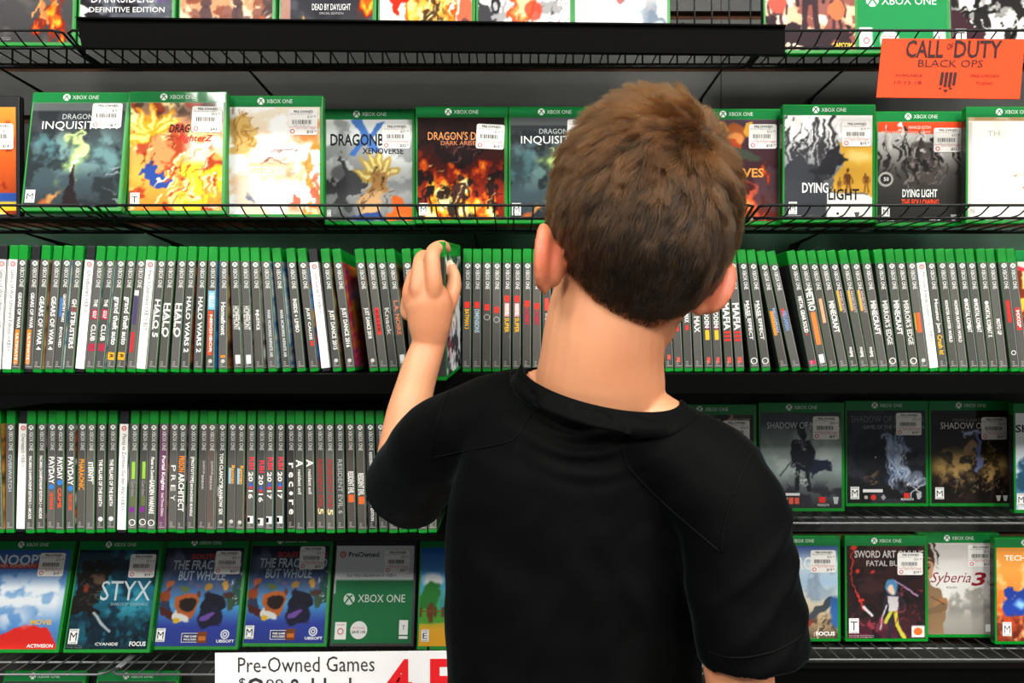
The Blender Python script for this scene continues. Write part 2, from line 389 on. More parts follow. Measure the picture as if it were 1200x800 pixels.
# ------------------------------------------------------------------ room and slatwall
WY = 1.335
def struct(o): o['kind'] = 'structure'; return o
mb = MB(); mb.box(-6, 6, -6, 2, -.05, 0); struct(mb.obj('floor', M['floor']))
mb = MB(); mb.box(-6, 6, -6, 2, CEIL + .04, CEIL + .1); struct(mb.obj('ceiling', M['ceiling']))
mb = MB(); mb.box(-3, 3, WY + .012, WY + .03, 0, CEIL + .04); wallo = struct(mb.obj('wall_back', M['groove']))
pitch = .0915 * WY / 1.4; zg = CAMZ + (400 - 79) / F * WY
seam = (845 - 600) / F * WY
def plank(x0, x1, m='panel'):
    mb = MB(); h = pitch - .0125
    prof = [(WY + .012, 0), (WY, .001), (WY, h - .001), (WY + .001, h), (WY + .006, h), (WY + .006, h - .004), (WY + .012, h - .004)]
    n = len(prof); vs = [(x, y, z) for x in (x0, x1) for y, z in prof]
    fs = [(k, (k + 1) % n, n + (k + 1) % n, n + k) for k in range(n)] + [tuple(range(n))[::-1], tuple(range(n, 2 * n))]
    mb.add(vs, fs); return mb.mesh('plank', M[m])
pl = [plank(seam - 2.4, seam - .0006), plank(seam + .0006, seam + 1.7)]
plg = [plank(seam - 2.4, seam - .0006, 'panel_bounce'), plank(seam + .0006, seam + 1.7, 'panel_bounce')]
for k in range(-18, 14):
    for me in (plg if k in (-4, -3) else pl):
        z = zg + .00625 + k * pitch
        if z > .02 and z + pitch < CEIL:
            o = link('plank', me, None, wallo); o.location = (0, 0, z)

for i, (x, y, sx, sy, p) in enumerate(LIGHTS):
    lab = ['front left ceiling fixture above the shelves', 'front middle ceiling fixture above the boy', 'front right ceiling fixture above the shelves',
           'rear left ceiling fixture behind the camera', 'rear middle ceiling fixture behind the camera', 'rear right ceiling fixture behind the camera'][i]
    e = empty('ceiling_light', (x, y, CEIL), lab, 'ceiling light', 'ceiling lights above the aisle')
    mb = MB(); t = .03
    mb.box(-sx / 2 - t, sx / 2 + t, -sy / 2 - t, sy / 2 + t, .01, .04)
    mb.box(-sx / 2 - t, -sx / 2, -sy / 2 - t, sy / 2 + t, -.04, .01); mb.box(sx / 2, sx / 2 + t, -sy / 2 - t, sy / 2 + t, -.04, .01)
    mb.box(-sx / 2, sx / 2, -sy / 2 - t, -sy / 2, -.04, .01); mb.box(-sx / 2, sx / 2, sy / 2, sy / 2 + t, -.04, .01)
    mb.obj('housing', M['housing'], e)
    ld = bpy.data.lights.new('tube_light', 'AREA'); ld.shape = 'RECTANGLE'; ld.size = sx; ld.size_y = sy; ld.energy = p; ld.color = (1, .97, .9)
    lo = bpy.data.objects.new('tube_light', ld); C.objects.link(lo); lo.parent = e; lo.location = (0, 0, -.012)

# ------------------------------------------------------------------ shelves
def X(px, Y): return (px - 600) / F * Y
Z1, Z2, ZA, ZB, ZC, ZD = .407, .172, -.043, -.267, -.487, -.707
def wire_shelf(pxl, pxr, z, Yf, label, lip=True, m='wire', fence=0, brackets=(), sp=.0253):
    YB = Yf + (.14 if z == Z2 else .08) if lip else WY - .004
    x0, x1 = X(pxl, Yf), X(pxr, Yf); z += CAMZ; zc = z - .0022
    e = empty('wire_shelf', (x0, Yf, z), label, 'shelf', 'wire shelves of the display')
    def o(mb, name): ob = mb.obj(name, M[m], e, True); ob.matrix_parent_inverse = Matrix.Translation((-x0, -Yf, -z)); return ob
    yl, zl = (Yf - .024, zc + .0095) if lip else (Yf, zc)
    mb = MB(); mb.tube([(x0, Yf + .03, zc - .003), (x0 + .002, yl + .008, zl), (x0 + .012, yl, zl), (x1 - .012, yl, zl), (x1 - .002, yl + .008, zl), (x1, Yf + .03, zc - .003)], .0019, 8); o(mb, 'front_rail')
    mb = MB(); mb.tube([(x0, Yf + (.006 if lip else .052), zc - .003), (x1, Yf + (.006 if lip else .052), zc - .003)], .002, 8); o(mb, 'floor_rail')
    mb = MB(); mb.tube([(x0, YB, zc - .003), (x1, YB, zc - .003)], .003, 8); o(mb, 'rear_rail')
    for s_ in (x0, x1):
        mb = MB(); mb.tube([(s_, Yf + .03, zc - .003), (s_, YB, zc - .003)], .0026, 8); o(mb, 'side_rail')
    mb = MB(); mb.tube([(0, YB, zc), (0, Yf + .004, zc)] + ([(0, Yf - .002, zc + .001), (0, yl, zl + .001)] if lip else [(0, Yf, zc)]), .0011, 5)
    me = mb.mesh('wire_rod', M[m], True); n = int((x1 - x0) / sp)
    for k in range(n):
        ob = link('wire_rod', me, None, e); ob.matrix_parent_inverse = Matrix.Translation((-x0, -Yf, -z)); ob.location = (x0 + (k + .6) * (x1 - x0) / n, 0, 0)
    for bx in brackets:
        xb = X(bx, WY); mb = MB()
        pr = [(WY - .002, zc - .008), (YB - .01, zc - .005), (YB - .01, zc - .007), (WY - .05, zc - .012), (WY - .012, zc - .03), (WY - .002, zc - .031)]
        nn = len(pr); vs = [(xb + dx, y, zz) for dx in (-.0012, .0012) for y, zz in pr]
        mb.add(vs, [(k, (k + 1) % nn, nn + (k + 1) % nn, nn + k) for k in range(nn)] + [tuple(range(nn))[::-1], tuple(range(nn, 2 * nn))])
        ob = o(mb, 'bracket')
    if fence:
        Yb = YB; mb = MB(); mb.tube([(x0, Yb, zc + fence), (x1, Yb, zc + fence)], .002, 8); o(mb, 'fence_rail')
        mb = MB(); mb.tube([(0, Yb, zc), (0, Yb, zc + fence)], .0014, 5); mf = mb.mesh('fence_wire', M[m], True)
        for k in range(n):
            ob = link('fence_wire', mf, None, e); ob.matrix_parent_inverse = Matrix.Translation((-x0, -Yf, -z)); ob.location = (x0 + (k + .1) * (x1 - x0) / n, 0, 0)
    return e
Z1, Z2, ZA, ZB, ZC, ZD = .407, .172, -.043, -.267, -.487, -.707
wire_shelf(-350, 83, Z1, 1.085, 'black wire shelf at the top left, left of the long black sign holder', brackets=(78,), fence=.16)
wire_shelf(86, 893, Z1, 1.085, 'black wire shelf at the top behind the long black sign holder', fence=.16, brackets=(815, 330))
wire_shelf(898, 1500, Z1, 1.085, 'black wire shelf at the top right holding the orange card', brackets=(940,), fence=.16)
wire_shelf(-350, 112, Z2, 1.072, 'black wire shelf end under the second row at far left', brackets=(85,))
wire_shelf(118, 880, Z2, 1.072, 'long black wire shelf under the second row, behind the boy\'s head', brackets=(215, 560))
wire_shelf(884, 1500, Z2, 1.072, 'black wire shelf under the second row right of the head', brackets=(925,))
wire_shelf(790, 1500, ZB, 1.18, 'grey wire shelf at right below the dark fantasy covers', lip=False, m='wire_grey')
wire_shelf(-350, 124, ZC, 1.17, 'grey wire shelf under the bottom covers at far left', lip=False, m='wire_grey')
wire_shelf(128, 830, ZC, 1.17, 'grey wire shelf under the bottom covers behind the paper price sign', lip=False, m='wire_grey')
wire_shelf(836, 1500, ZC, 1.225, 'grey wire shelf under the bottom covers at right', lip=False, m='wire_grey')
wire_shelf(-350, 830, ZD, 1.17, 'grey wire shelf below the frame under the lowest green cases', lip=False, m='wire_grey')
def board(pxl, pxr, z, Yf, label, ap=.026, dk=.014):
    x0, x1 = X(pxl, Yf), X(pxr, Yf); z += CAMZ
    e = empty('shelf_board', (x0, Yf, z), label, 'shelf', 'black shelf boards')
    inv = Matrix.Translation((-x0, -Yf, -z))
    def bev(mb, name):
        me = mb.mesh(name, M['board']); bm = bmesh.new(); bm.from_mesh(me)
        bmesh.ops.bevel(bm, geom=bm.edges[:], offset=.001, segments=2, affect='EDGES'); bm.to_mesh(me); bm.free()
        ob = link(name, me, None, e); ob.matrix_parent_inverse = inv
    mb = MB(); mb.box(x0, x1, Yf + .004, WY - .001, z - dk, z); bev(mb, 'deck')
    mb = MB(); mb.box(x0, x1, Yf, Yf + .0035, z - ap, z); bev(mb, 'front_apron')
board(-350, 1500, ZA, 1.045, 'black shelf board carrying the upper row of spines')
board(-350, 780, ZB, 1.1, 'black shelf board carrying the lower row of spines', .009, .007)

# long black sign holder hung from the top shelf rail
Yh = 1.035
e = empty('sign_holder', (X(504, Yh), Yh, CAMZ + .385), 'long black empty sign holder strip along the top shelf', 'sign holder')
inv = Matrix.Translation((-X(504, Yh), -Yh, -(CAMZ + .385)))
a_, b_ = P(89, 22, Yh), P(920, 31, Yh)
def strip(y0, y1, zt0, zb0, zt1, zb1, name):
    mb = MB(); vs = []
    for y in (y0, y1): vs += [(a_.x + (0 if zt0 > .36 else .006), y, CAMZ + zt0), (b_.x, y, CAMZ + zt1), (b_.x, y, CAMZ + zb1), (a_.x + .008, y, CAMZ + zb0)]
    mb.add(vs, [(0, 1, 2, 3), (7, 6, 5, 4), (0, 4, 5, 1), (1, 5, 6, 2), (2, 6, 7, 3), (3, 7, 4, 0)])
    ob = mb.obj(name, M['board'], e); ob.matrix_parent_inverse = inv
def zz(y): return (400 - y) / F * Yh
strip(Yh, Yh + .0025, zz(22), zz(56), zz(31), zz(64), 'back_plate')
strip(Yh - .004, Yh + .0025, zz(21), zz(23), zz(30), zz(32), 'top_lip')
strip(Yh - .006, Yh + .0025, zz(55), zz(57.5), zz(63), zz(65.5), 'bottom_lip')
for px in (200, 500, 800):
    mb = MB(); mb.tube([(X(px, Yh), Yh + .002, CAMZ + zz(27)), (X(px, Yh), Yh + .02, CAMZ + .4185), (X(px, Yh), Yh + .03, CAMZ + .4185)], .0018, 6)
    ob = mb.obj('clip', M['wire'], e); ob.matrix_parent_inverse = inv

# flat card helper
def card(name, bl, br, tr, tl, color, label, cat, deco, Wmm, Hmm, m='sticker'):
    bl, br, tr, tl = map(Vector, (bl, br, tr, tl)); n = (br - bl).cross(tl - bl).normalized()
    e = empty(name, (bl + br) / 2, label, cat); inv = Matrix.Translation(-(bl + br) / 2)
    th = .0012; mb = MB(); vs = [bl, br, tr, tl, bl - n * th, br - n * th, tr - n * th, tl - n * th]
    mb.add(vs, [(0, 1, 2, 3), (7, 6, 5, 4), (0, 4, 5, 1), (1, 5, 6, 2), (2, 6, 7, 3), (3, 7, 4, 0)], color)
    o = mb.obj('card', M[m], e); o.matrix_parent_inverse = inv
    def fr(u, v, L):
        s, t = u / Wmm, v / Hmm
        return (bl * (1 - s) * (1 - t) + br * s * (1 - t) + tr * s * t + tl * (1 - s) * t) + n * (.0003 + L * .00015)
    d = Deco(fr); deco(d); o = d.obj('card_lettering', M[m], e); o.matrix_parent_inverse = inv
    return e, inv
def cod(d):
    k = '2a0f0c'
    d.text('CALL', 29, 48, 44, 22, k, 2, True); d.text('OF', 77, 58, 7, 8, k, 2, True); d.text('DUTY', 86, 48, 56, 22, k, 2, True)
    d.text('BLACK OPS', 45, 37, 76, 9, k, 2)
    for i in range(4): x = 72 + i * 5; d.poly([(x, 12 - abs(i - 1.5) * -2), (x + 3.6, 12 - abs(i - 1.5) * -2), (x + 4.6, 31), (x + 1, 31)], k, 2)
    d.poly([(71, 11), (75, 13), (75, 10)], k, 2); d.poly([(89, 11), (84, 13), (84, 10)], k, 2); d.poly([(77, 10), (83, 10), (80, 6)], k, 2)
    c = '5a0c06'; d.text('AVAILABLE', 19, 25, 32, 3.4, c, 2); d.text('10·12·18', 19, 16, 32, 3.8, c, 2)
    d.text('PRE-ORDER', 108, 25, 34, 3.4, c, 2); d.text('TODAY', 115, 16, 20, 3.8, c, 2)
Yc = 1.0
card('promo_card', P(1027, 114, Yc), P(1195, 116, Yc), P(1201, 46, Yc + .02), P(1034, 45, Yc + .02), 'e23c03', 'bright orange promotional card with black lettering clipped to top right shelf', 'sign', cod, 168, 72)
def pre(d):
    d.text('Pre-Owned Games', 27, 158, 160, 18, '333333', 2); d.text('$', 28, 138, 8, 14, '333333', 2)
    d.text('9', 38, 122, 20, 30, '333333', 2); d.text('99', 60, 138, 20, 12, '333333', 2)
    d.text('& Under', 86, 122, 101, 29, '333333', 2); d.text('4', 199, 120, 32, 52, 'e01f26', 2, True); d.text('F', 252, 120, 32, 52, 'e01f26', 2, True)
Ys = 1.10
e, inv = card('price_sign', P(252, 945, Ys), P(552, 945, Ys), P(552, 762, Ys), P(252, 765, Ys), 'eeecee', 'white paper price sign with black and red print hanging below the bottom covers', 'sign', pre, 300, 181)
for px in (300, 500):
    mb = MB(); p = P(px, 768, Ys); mb.tube([p + Vector((0, .003, -.004)), p + Vector((0, .02, .004)), Vector((p.x, 1.168, CAMZ + ZC - .006)), Vector((p.x, 1.172, CAMZ + ZC - .006))], .0016, 6)
    o = mb.obj('hanger', M['wire'], e); o.matrix_parent_inverse = inv
# black strip along the bottom right shelf
Yk = 1.205; e = empty('label_strip', (X(1100, Yk), Yk, CAMZ - .50), 'black empty label strip below the bottom right covers', 'sign holder')
inv = Matrix.Translation((-X(1100, Yk), -Yk, -(CAMZ - .50)))
mb = MB(); mb.box(X(840, Yk), X(1500, Yk), Yk, Yk + .004, CAMZ - .56, CAMZ - .494); ob = mb.obj('plate', M['board'], e); ob.matrix_parent_inverse = inv
mb = MB(); mb.box(X(840, Yk), X(1500, Yk), Yk - .004, Yk + .017, CAMZ - .494, CAMZ - .4925); ob = mb.obj('lip', M['board'], e); ob.matrix_parent_inverse = inv
# ------------------------------------------------------------------ cases standing face out
def tx(d, s, u0, v0, u1, v1, c, bold=False, shear=0):
    q = Deco(fr_front); d.parts.append(q); q.text(s, 3 + u0 * 127, 5.5 + v0 * 149.5, (u1 - u0) * 127, (v1 - v0) * 149.5, col(c), 2, bold, shear)
def rate(d, ch='M', u=5, v=9, w=13, h=18):
    d = d.rt; v = max(v, 12)
    d.rect(u, v, u + w, v + h, 'eef0ee', 2); d.rect(u + 1, v + 3.5, u + w - 1, v + h - 4, 'ffffff', 3)
    d.text(ch, u + 2.2, v + 4.5, w - 4.4, h - 9.5, '151515', 4); d.text('ESRB', u + 2, v + .8, w - 4, 1.9, '333333', 4); d.text('RATING', u + 2, v + h - 3, w - 4, 1.8, '333333', 4)
def small(d, u, v, w=24, c='d8d8d8'): d.text('Strong Violence', u, v + 2.4, w, 1.5, c, 2); d.text('Strong Language', u, v, w, 1.5, c, 2)

def c_fig(c):        # grey with standing flame
    c.grad('3b3a3c', '4a484a', '5a5658').cloud('68625f', 3, 4, .5, .8, .6)
    c.fire(y0=-.1, y1=.75, lo=.42, sx=9, x0=.5, x1=.98); c.ln([(.62, .9), (.66, .6), (.64, .4), (.7, .2)], .05, 'e98a4a', .8, 1); c.strokes(20, 'f2a35b', .012, .2, 80, (.52, .05, .9, .7))
def d_fig(d): rate(d, 'M', 6, 12, 16, 21); small(d, 6, 8, 40, 'c9c9c9')
def c_dk2(c):
    c.grad('30323a', '5a5e68', '3c3c48', '241f2c').cloud('8d9098', 4, 5, .5, .75, .8).cloud('17161c', 3, 5, .55, .75).poly([(0, .02), (.1, .05), (.14, .2), (0, .3)], 'e8e8e4', 1, 1).poly([(0, .24), (.13, .31), (0, .37)], 'e8e8e4')
def d_dk2(d):
    tx(d, 'DARKSIDERS', .12, .37, .8, .47, 'e8e6ea'); tx(d, 'II', .84, .37, .92, .47, '6b4a9a'); tx(d, 'DEFINITIVE EDITION', .1, .28, .92, .33, 'f2f2f2')
def c_crowd(c):
    c.grad('e9b489', 'd79a72', 'c9805a', 'b06a48').cloud('f6d9b8', 6, 7, .5, .7).cloud('7c3c2c', 6, 6, .52, .62, .8)
    for i in range(9): c.ell(.06 + .11 * i, .18 + .1 * (i % 3), .055, .06, ('7c6260', '8f5f52', '5c4444')[i % 3]); c.ell(.06 + .11 * i, .02 + .1 * (i % 3), .075, .15, ('6e5558', '845044', '4e3b40')[i % 3], .1, .9)
    c.strokes(24, 'f9dcb4', .012, .12, 70, (0, 0, 1, .5)); c.fire(('c4572e', 'f08b4c', 'ffc98a'), 0, .3, .5, 9, .6, 1)
def d_none(d): pass
def c_dbd(c):
    c.grad('3d3e44', '2c2c33', '24242c').cloud('4d4f58', 3, 5, .5, .8).poly([(0, 0), (.12, 0), (.09, 1), (0, 1)], 'c4907e', .8).ell(.26, .16, .02, .09, 'f4b04a', .4)
    c.fire(y0=-.3, y1=1.1, lo=.3, sx=8, x0=.82, x1=1.2).ell(.5, .3, .17, .3, '23232a', .3, .7)
def d_dbd(d): tx(d, 'DEAD BY DAYLIGHT', .34, .3, .76, .36, 'f4f4f4'); tx(d, 'SPECIAL EDITION', .42, .26, .68, .28, 'b9b9b9'); rate(d, 'M', 7, 12, 14, 20)
def c_whf(c):
    c.grad('fff6e6', 'ffffff', 'fdf3ee').fire(('e3480f', 'f98a1a', 'ffd24a', 'ffe89a'), 0, 1.4, .2, 7, .25, .85).poly([(.02, .55), (.34, .5), (.24, .32), (.16, .22)], 'd9290f', 1, 1.2)
    c.ell(.55, .25, .2, .26, 'f0a23a', .2, .7).cloud('3a2512', 14, 14, .5, .6, .9, (.36, 0, .76, .5, .1)).ell(.93, .22, .1, .25, 'e8674a').ell(.93, .1, .08, .12, '6b4a40').strokes(30, 'fff0a8', .014, .1, 60, (.35, .02, .8, .4))
def c_wsk(c):
    c.grad('ffffff', 'fbf4f0', 'ffffff').cloud('8a8a8e', 8, 8, .55, .62, .8).fire(('e3501f', 'f98a4a', 'ffd9a0'), -.1, 1.2, .25, 7, .25, .7).poly([(0, .05), (.16, 0), (.24, .12), (.1, .34), (0, .4)], '3c3c42', 1, 1.5)
    c.ell(.19, .35, .05, .1, '2a2a30').ell(.19, .34, .025, .05, 'b9b9bd').strokes(34, '5a4a48', .01, .12, 50, (.3, 0, 1, .35)).ell(.6, .3, .1, .12, 'd43a22', .2, .8)
def c_wbl(c):
    c.grad('dfe6ea', 'ffffff', 'ffffff').cloud('6a7a8e', 5, 5, .56, .7, .9, (.6, -.1, 1.1, .5, .2)).ell(.88, .12, .12, .12, '7c8796', .1).ell(.88, .12, .09, .09, 'b9c4cc').ell(.5, .42, .06, .06, 'b06a6e').cloud('b9aeb0', 9, 9, .62, .7, .5)
def c_team(c):
    c.grad('b88a70', 'f2c4a0', 'e09878', 'a84c3c').cloud('fbe6cc', 5, 5, .5, .75).cloud('7c3a38', 5, 6, .6, .7, .8)
    for x, h, k in ((.14, .5, '5a3b42'), (.5, .75, '3d2c33'), (.8, .45, '4a3238')): c.man(x, .12, h, k)
    c.poly([(0, 0), (1, 0), (1, .18), (.8, .24), (.6, .12), (.3, .2), (0, .3)], '33262c', 1, 2); c.ell(.15, .46, .1, .12, 'c05a4c'); c.ell(.8, .38, .1, .1, 'd4744c')
def d_team(d): tx(d, 'CAPCOM', .74, .02, .96, .07, 'f2c84a', True)
def c_xgreen(c):
    c.grad('1f8a4c', '1f8a4c').poly([(-.1, .68), (1.1, .68), (1.1, 1.1), (-.1, 1.1)], 'e6e6e6', 1, 0); c.ell(.35, .1, .11, .1, 'eef0ee', .1, 1, 0, 0); c.poly([(.02, .02), (.16, .02), (.16, .22), (.02, .22)], 'eef0ee', 1, 0).poly([(.84, .04), (.97, .04), (.97, .2), (.84, .2)], 'eef0ee', 1, 0)
def d_xgreen(d):
    d.logo(24, 77, 9, 'f2f5f1', '1f8a4c'); d.text('XBOX ONE', 37, 71, 78, 12, 'f2f5f1', 2)
    d.ring(14.5, 19, 4.5, 3.2, 'd5232b', 2); d.text('SAVE 10%', 37, 18, 20, 4, '222222', 3, True); d.text('PRE-OWNED', 38, 24, 18, 2.4, 'd5232b', 3)
    d.text('T', 115, 17, 5, 8, '222222', 3)
def c_swirl(c):
    c.grad('2c2a2a', '8a8a88', 'b9bab8', '5c5c5a').cloud('efeeea', 4, 4, .5, .6).cloud('1c1a1a', 5, 5, .52, .6).strokes(22, '151414', .045, .3, 50, (0, .1, 1, 1), 60).strokes(14, 'e6e4e0', .02, .3, 120, (0, .1, 1, 1), 60).poly([(0, 0), (.5, 0), (.36, .16), (0, .42)], '3a1f28', 1, 1)
def d_swirl(d): rate(d, 'T', 8, 14, 15, 22)

def c_or(c): c.grad('8c2f10', 'd45a1c', 'f09a3a').fire(y0=0, y1=1, lo=.3).poly([(0, .12), (1, .12), (1, .2), (0, .2)], '274d9c', 1, 0).poly([(0, .04), (1, .04), (1, .12), (0, .12)], 'f2c22a', 1, 0)
def c_inq(c):
    c.grad('2c3438', '3b4c54', '42545a', '3a3f44', '2c2e32').cloud('7fa5a4', 5, 5, .48, .75, .9, (.0, .25, 1, .8, .2)).cloud('1d2327', 4, 4, .56, .7, .8)
    c.ell(.2, .55, .2, .12, '5c8a92', .6, .8, 30, 2).ell(.8, .55, .22, .12, '6f9a9c', .6, .8, -30, 2)
    c.ell(.5, .46, .14, .3, '9fc26a', .8, .8, 0, 2).ell(.5, .55, .08, .2, 'd9f29a', .7, .95, -8, 2).ell(.52, .38, .04, .2, 'f4fbd0', .7, 1, -6, 2).ln([(.42, .66), (.52, .7), (.6, .68), (.56, .6)], .03, 'dff0a4', .8, 1.5)
    c.poly([(.5, .38), (.52, .2), (.58, .02), (.7, 0), (.3, 0), (.42, .06), (.46, .22)], '20161a', 1, .6).ell(.49, .27, .035, .04, '20161a').ln([(.5, .25), (.5, .4)], .02, '20161a').ell(.32, .1, .14, .035, 'ef9a4a', .8, .9, 30, 1).ell(.2, .05, .08, .03, 'd95f26', .8, .8, 20)
    c.poly([(0, .92), (1, .92), (1, 1), (0, 1)], '6f7676', .7, 0).strokes(12, '9aa4a8', .01, .18, 20, (.85, .05, 1, .45), 50)
def d_inq(d): tx(d, 'DRAGON AGE', .33, .84, .83, .89, 'b9bfc0'); tx(d, 'INQUISITION', .12, .73, .93, .82, 'f4f6f4'); rate(d); tx(d, 'BIOWARE', .4, .005, .62, .03, 'e8e8e8')
def c_hero(c):
    c.grad('f0802a', 'f7b24a', 'e8955a', '8d7468').cloud('ffe6a0', 5, 6, .5, .7).cloud('a8361a', 6, 6, .6, .7, .9)
    for x, y, a in ((.05, .72, 160), (.1, .9, 130), (.28, .97, 100), (.42, .9, 60), (.5, .75, 35), (.02, .55, 190)): c.ell(.27 + .16 * math.cos(R(a)), .68 + .16 * math.sin(R(a)), .2, .05, 'f4a020', .15, 1, a, .8); c.ell(.27 + .18 * math.cos(R(a)), .68 + .18 * math.sin(R(a)), .14, .025, 'ffe27a', .2, 1, a, .8)
    c.cloud('fff6ee', 4, 4, .35, .6, .95, (.55, .3, 1.1, .8, .15)).ell(.32, .52, .15, .14, 'e8935a', .2, 1, 20, 1).strokes(16, '5a1c10', .012, .16, 30, (.1, .3, .5, .7), 70)
    c.poly([(.1, .34), (.4, .24), (.45, .32), (.2, .44)], '2a4a9c', 1, 1.2).cloud('f6d02a', 7, 7, .5, .62, .9, (.45, -.1, 1.1, .5, .1)).strokes(26, 'fff2b8', .02, .2, 55, (.3, 0, 1, .5)).strokes(14, 'd9481c', .015, .2, 55, (.3, 0, 1, .5))
    c.cloud('3c3028', 9, 9, .5, .6, .7, (-.1, .8, 1.1, 1.1, .1))
def d_hero(d): tx(d, 'DRAGON BALL', .42, .72, .98, .8, '1f1a1c', True, .2); tx(d, 'FighterZ', .52, .62, .9, .7, 'c42a20', True, .3); rate(d, 'T'); tx(d, 'BANDAI', .86, .02, .97, .06, 'ffe8d0')
def c_glare(c):  # white glare of the ceiling light is painted into this print
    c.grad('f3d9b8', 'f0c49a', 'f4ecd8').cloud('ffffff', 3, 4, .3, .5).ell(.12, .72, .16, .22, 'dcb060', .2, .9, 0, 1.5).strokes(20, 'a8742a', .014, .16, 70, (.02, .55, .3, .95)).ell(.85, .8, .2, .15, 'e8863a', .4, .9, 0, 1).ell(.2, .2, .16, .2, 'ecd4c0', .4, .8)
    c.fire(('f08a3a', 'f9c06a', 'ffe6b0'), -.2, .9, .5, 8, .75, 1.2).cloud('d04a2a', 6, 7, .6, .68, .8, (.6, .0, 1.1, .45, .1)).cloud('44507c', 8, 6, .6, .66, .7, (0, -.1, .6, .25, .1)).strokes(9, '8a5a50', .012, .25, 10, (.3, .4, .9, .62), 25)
def d_glare(d): tx(d, 'BATTLEBORN', .14, .36, .62, .45, 'f6efe8', True); tx(d, 'BANDAI', .86, .02, .97, .06, 'ffe8d0')
def c_xen(c):
    c.grad('5a5c60', 'b9bbbc', 'e2e6e6', 'dfe3e2').cloud('8c8f92', 4, 5, .5, .7, .8).poly([(0, .15), (.3, .1), (.4, .45), (.22, .62), (.1, .5), (.05, .35)], '4a4a4e', 1, 2)
    c.poly([(.3, 1), (.42, 1), (.5, .86), (.58, .96), (.68, .98), (.54, .82), (.66, .66), (.54, .68), (.46, .78), (.34, .64), (.27, .66), (.42, .82)], '3a6fc4', .9, .3)
    for a in (30, 55, 80, 105, 130, 155): c.ell(.58 + .14 * math.cos(R(a)), .38 + .16 * math.sin(R(a)), .17, .045, 'c8a44a', .15, 1, a, .6); c.ell(.58 + .15 * math.cos(R(a)), .38 + .17 * math.sin(R(a)), .13, .02, 'f6e49a', .2, 1, a, .6)
    c.ell(.58, .34, .12, .14, 'b8864c', .2, 1, 0, 1).ell(.53, .2, .15, .12, 'd6a878', .2, 1, 0, 1).poly([(.7, .0), (1, 0), (1, .16), (.8, .22)], 'd9601f', 1, 1).poly([(.3, 0), (.75, 0), (.6, .14), (.4, .12)], '2d4a8c', 1, 1).strokes(20, '4a3420', .012, .12, 80, (.4, .15, .75, .45), 50).ell(.14, .48, .09, .08, '7c7e82', .3)
def d_xen(d): tx(d, 'DRAGONBALL', .05, .74, .88, .86, '222326', True); tx(d, 'XENOVERSE', .42, .66, .9, .72, '26262c', True); rate(d, 'T', 4, 6, 6, 10); tx(d, 'BANDAI', .83, .03, .96, .07, 'ee7a2a', True)
def c_ddg(c):
    c.grad('6a1408', 'a22a0c', '4a130c', '2a0f0e', '200d0e').fire(y0=.02, y1=.85, lo=.22, sx=6).cloud('17090a', 6, 6, .56, .66, .9)
    c.ell(.45, .65, .22, .08, '1f1214', .3, .9, -15, 2).strokes(14, '6a4a4c', .012, .15, 30, (.3, .55, .7, .8), 60)
    c.man(.5, .04, .4, '4a2a22').man(.12, .1, .3, '1c0c0c', .3, .05).man(.84, .12, .3, '2c1412').strokes(12, 'ffe9a0', .012, .1, 50, (.1, .1, .9, .5)).strokes(10, '1a0a0a', .012, .2, 150, (.0, 0, 1, .3))
def d_ddg(d): tx(d, "DRAGON'S DOGMA", .12, .78, .96, .86, 'f0a060'); tx(d, 'DARK ARISEN', .27, .73, .72, .77, 'd9885a'); rate(d); tx(d, 'CAPCOM', .7, .005, .92, .03, 'd9885a', True)
def c_dwv(c):
    c.grad('6a2418', '3c1d20', '40242c', '44384a').cloud('5c4450', 4, 4, .5, .7, .6).fire(('8c2a10', 'e0602a', 'f9a850'), -.1, .65, .34, 8, .3, 1).ell(.5, .85, .12, .12, 'a8582a', .15).ell(.5, .8, .1, .08, 'd88a4a', .2).ell(.5, .72, .11, .08, 'a83f18', .2, 1, 0, 1)
    c.poly([(.36, .82), (.3, .98), (.38, .96), (.42, .88)], 'e8a838').poly([(.64, .82), (.7, .98), (.62, .96), (.58, .88)], 'e8a838').ell(.6, .64, .2, .07, '3c4438', .2, 1, -10, 1).ell(.62, .25, .16, .14, 'e8603a', .4, .8, 0, 2).ell(.62, .27, .08, .08, '3a1414', .3, .9, 0, 2)
def d_dwv(d): tx(d, 'THE', .36, .53, .5, .58, 'ee9a3c', True); tx(d, 'DWARVES', .12, .43, .83, .52, 'f6a44a', True); tx(d, 'NORDIC', .6, .01, .86, .035, 'd8d0cc')
def c_dl(c):
    c.grad('45474c', '5c5e62', 'b9bbbd', 'f4f4f4').strokes(38, '3c3d42', .03, .35, 88, (0, .45, .6, .8), 8).strokes(26, 'ffffff', .02, .25, 88, (0, .7, .7, 1), 8).poly([(0, 0), (.52, 0), (.5, .3), (.4, .5), (.0, .6)], '3b3d44', 1, 1.4)
    c.poly([(.48, -.1), (1.1, -.1), (1.1, .22), (.48, .25)], 'f6f6f4', 1, .2).poly([(.52, .24), (1.1, .22), (1.1, .75), (.62, .72), (.66, .5), (.54, .4)], 'dca83a', 1, .8).ell(.85, .6, .2, .1, 'f4dc8c', .6, .8)
    c.ell(.55, .55, .11, .13, '26272b', .2, 1, 20, 2.2).poly([(.3, .3), (.5, .42), (.6, .6), (.5, .68), (.36, .55)], '2c2d32', 1, 2).man(.72, .24, .24, '6a3c18').man(.93, .26, .2, '7c4a1c').man(.62, .26, .14, '8a5a24')
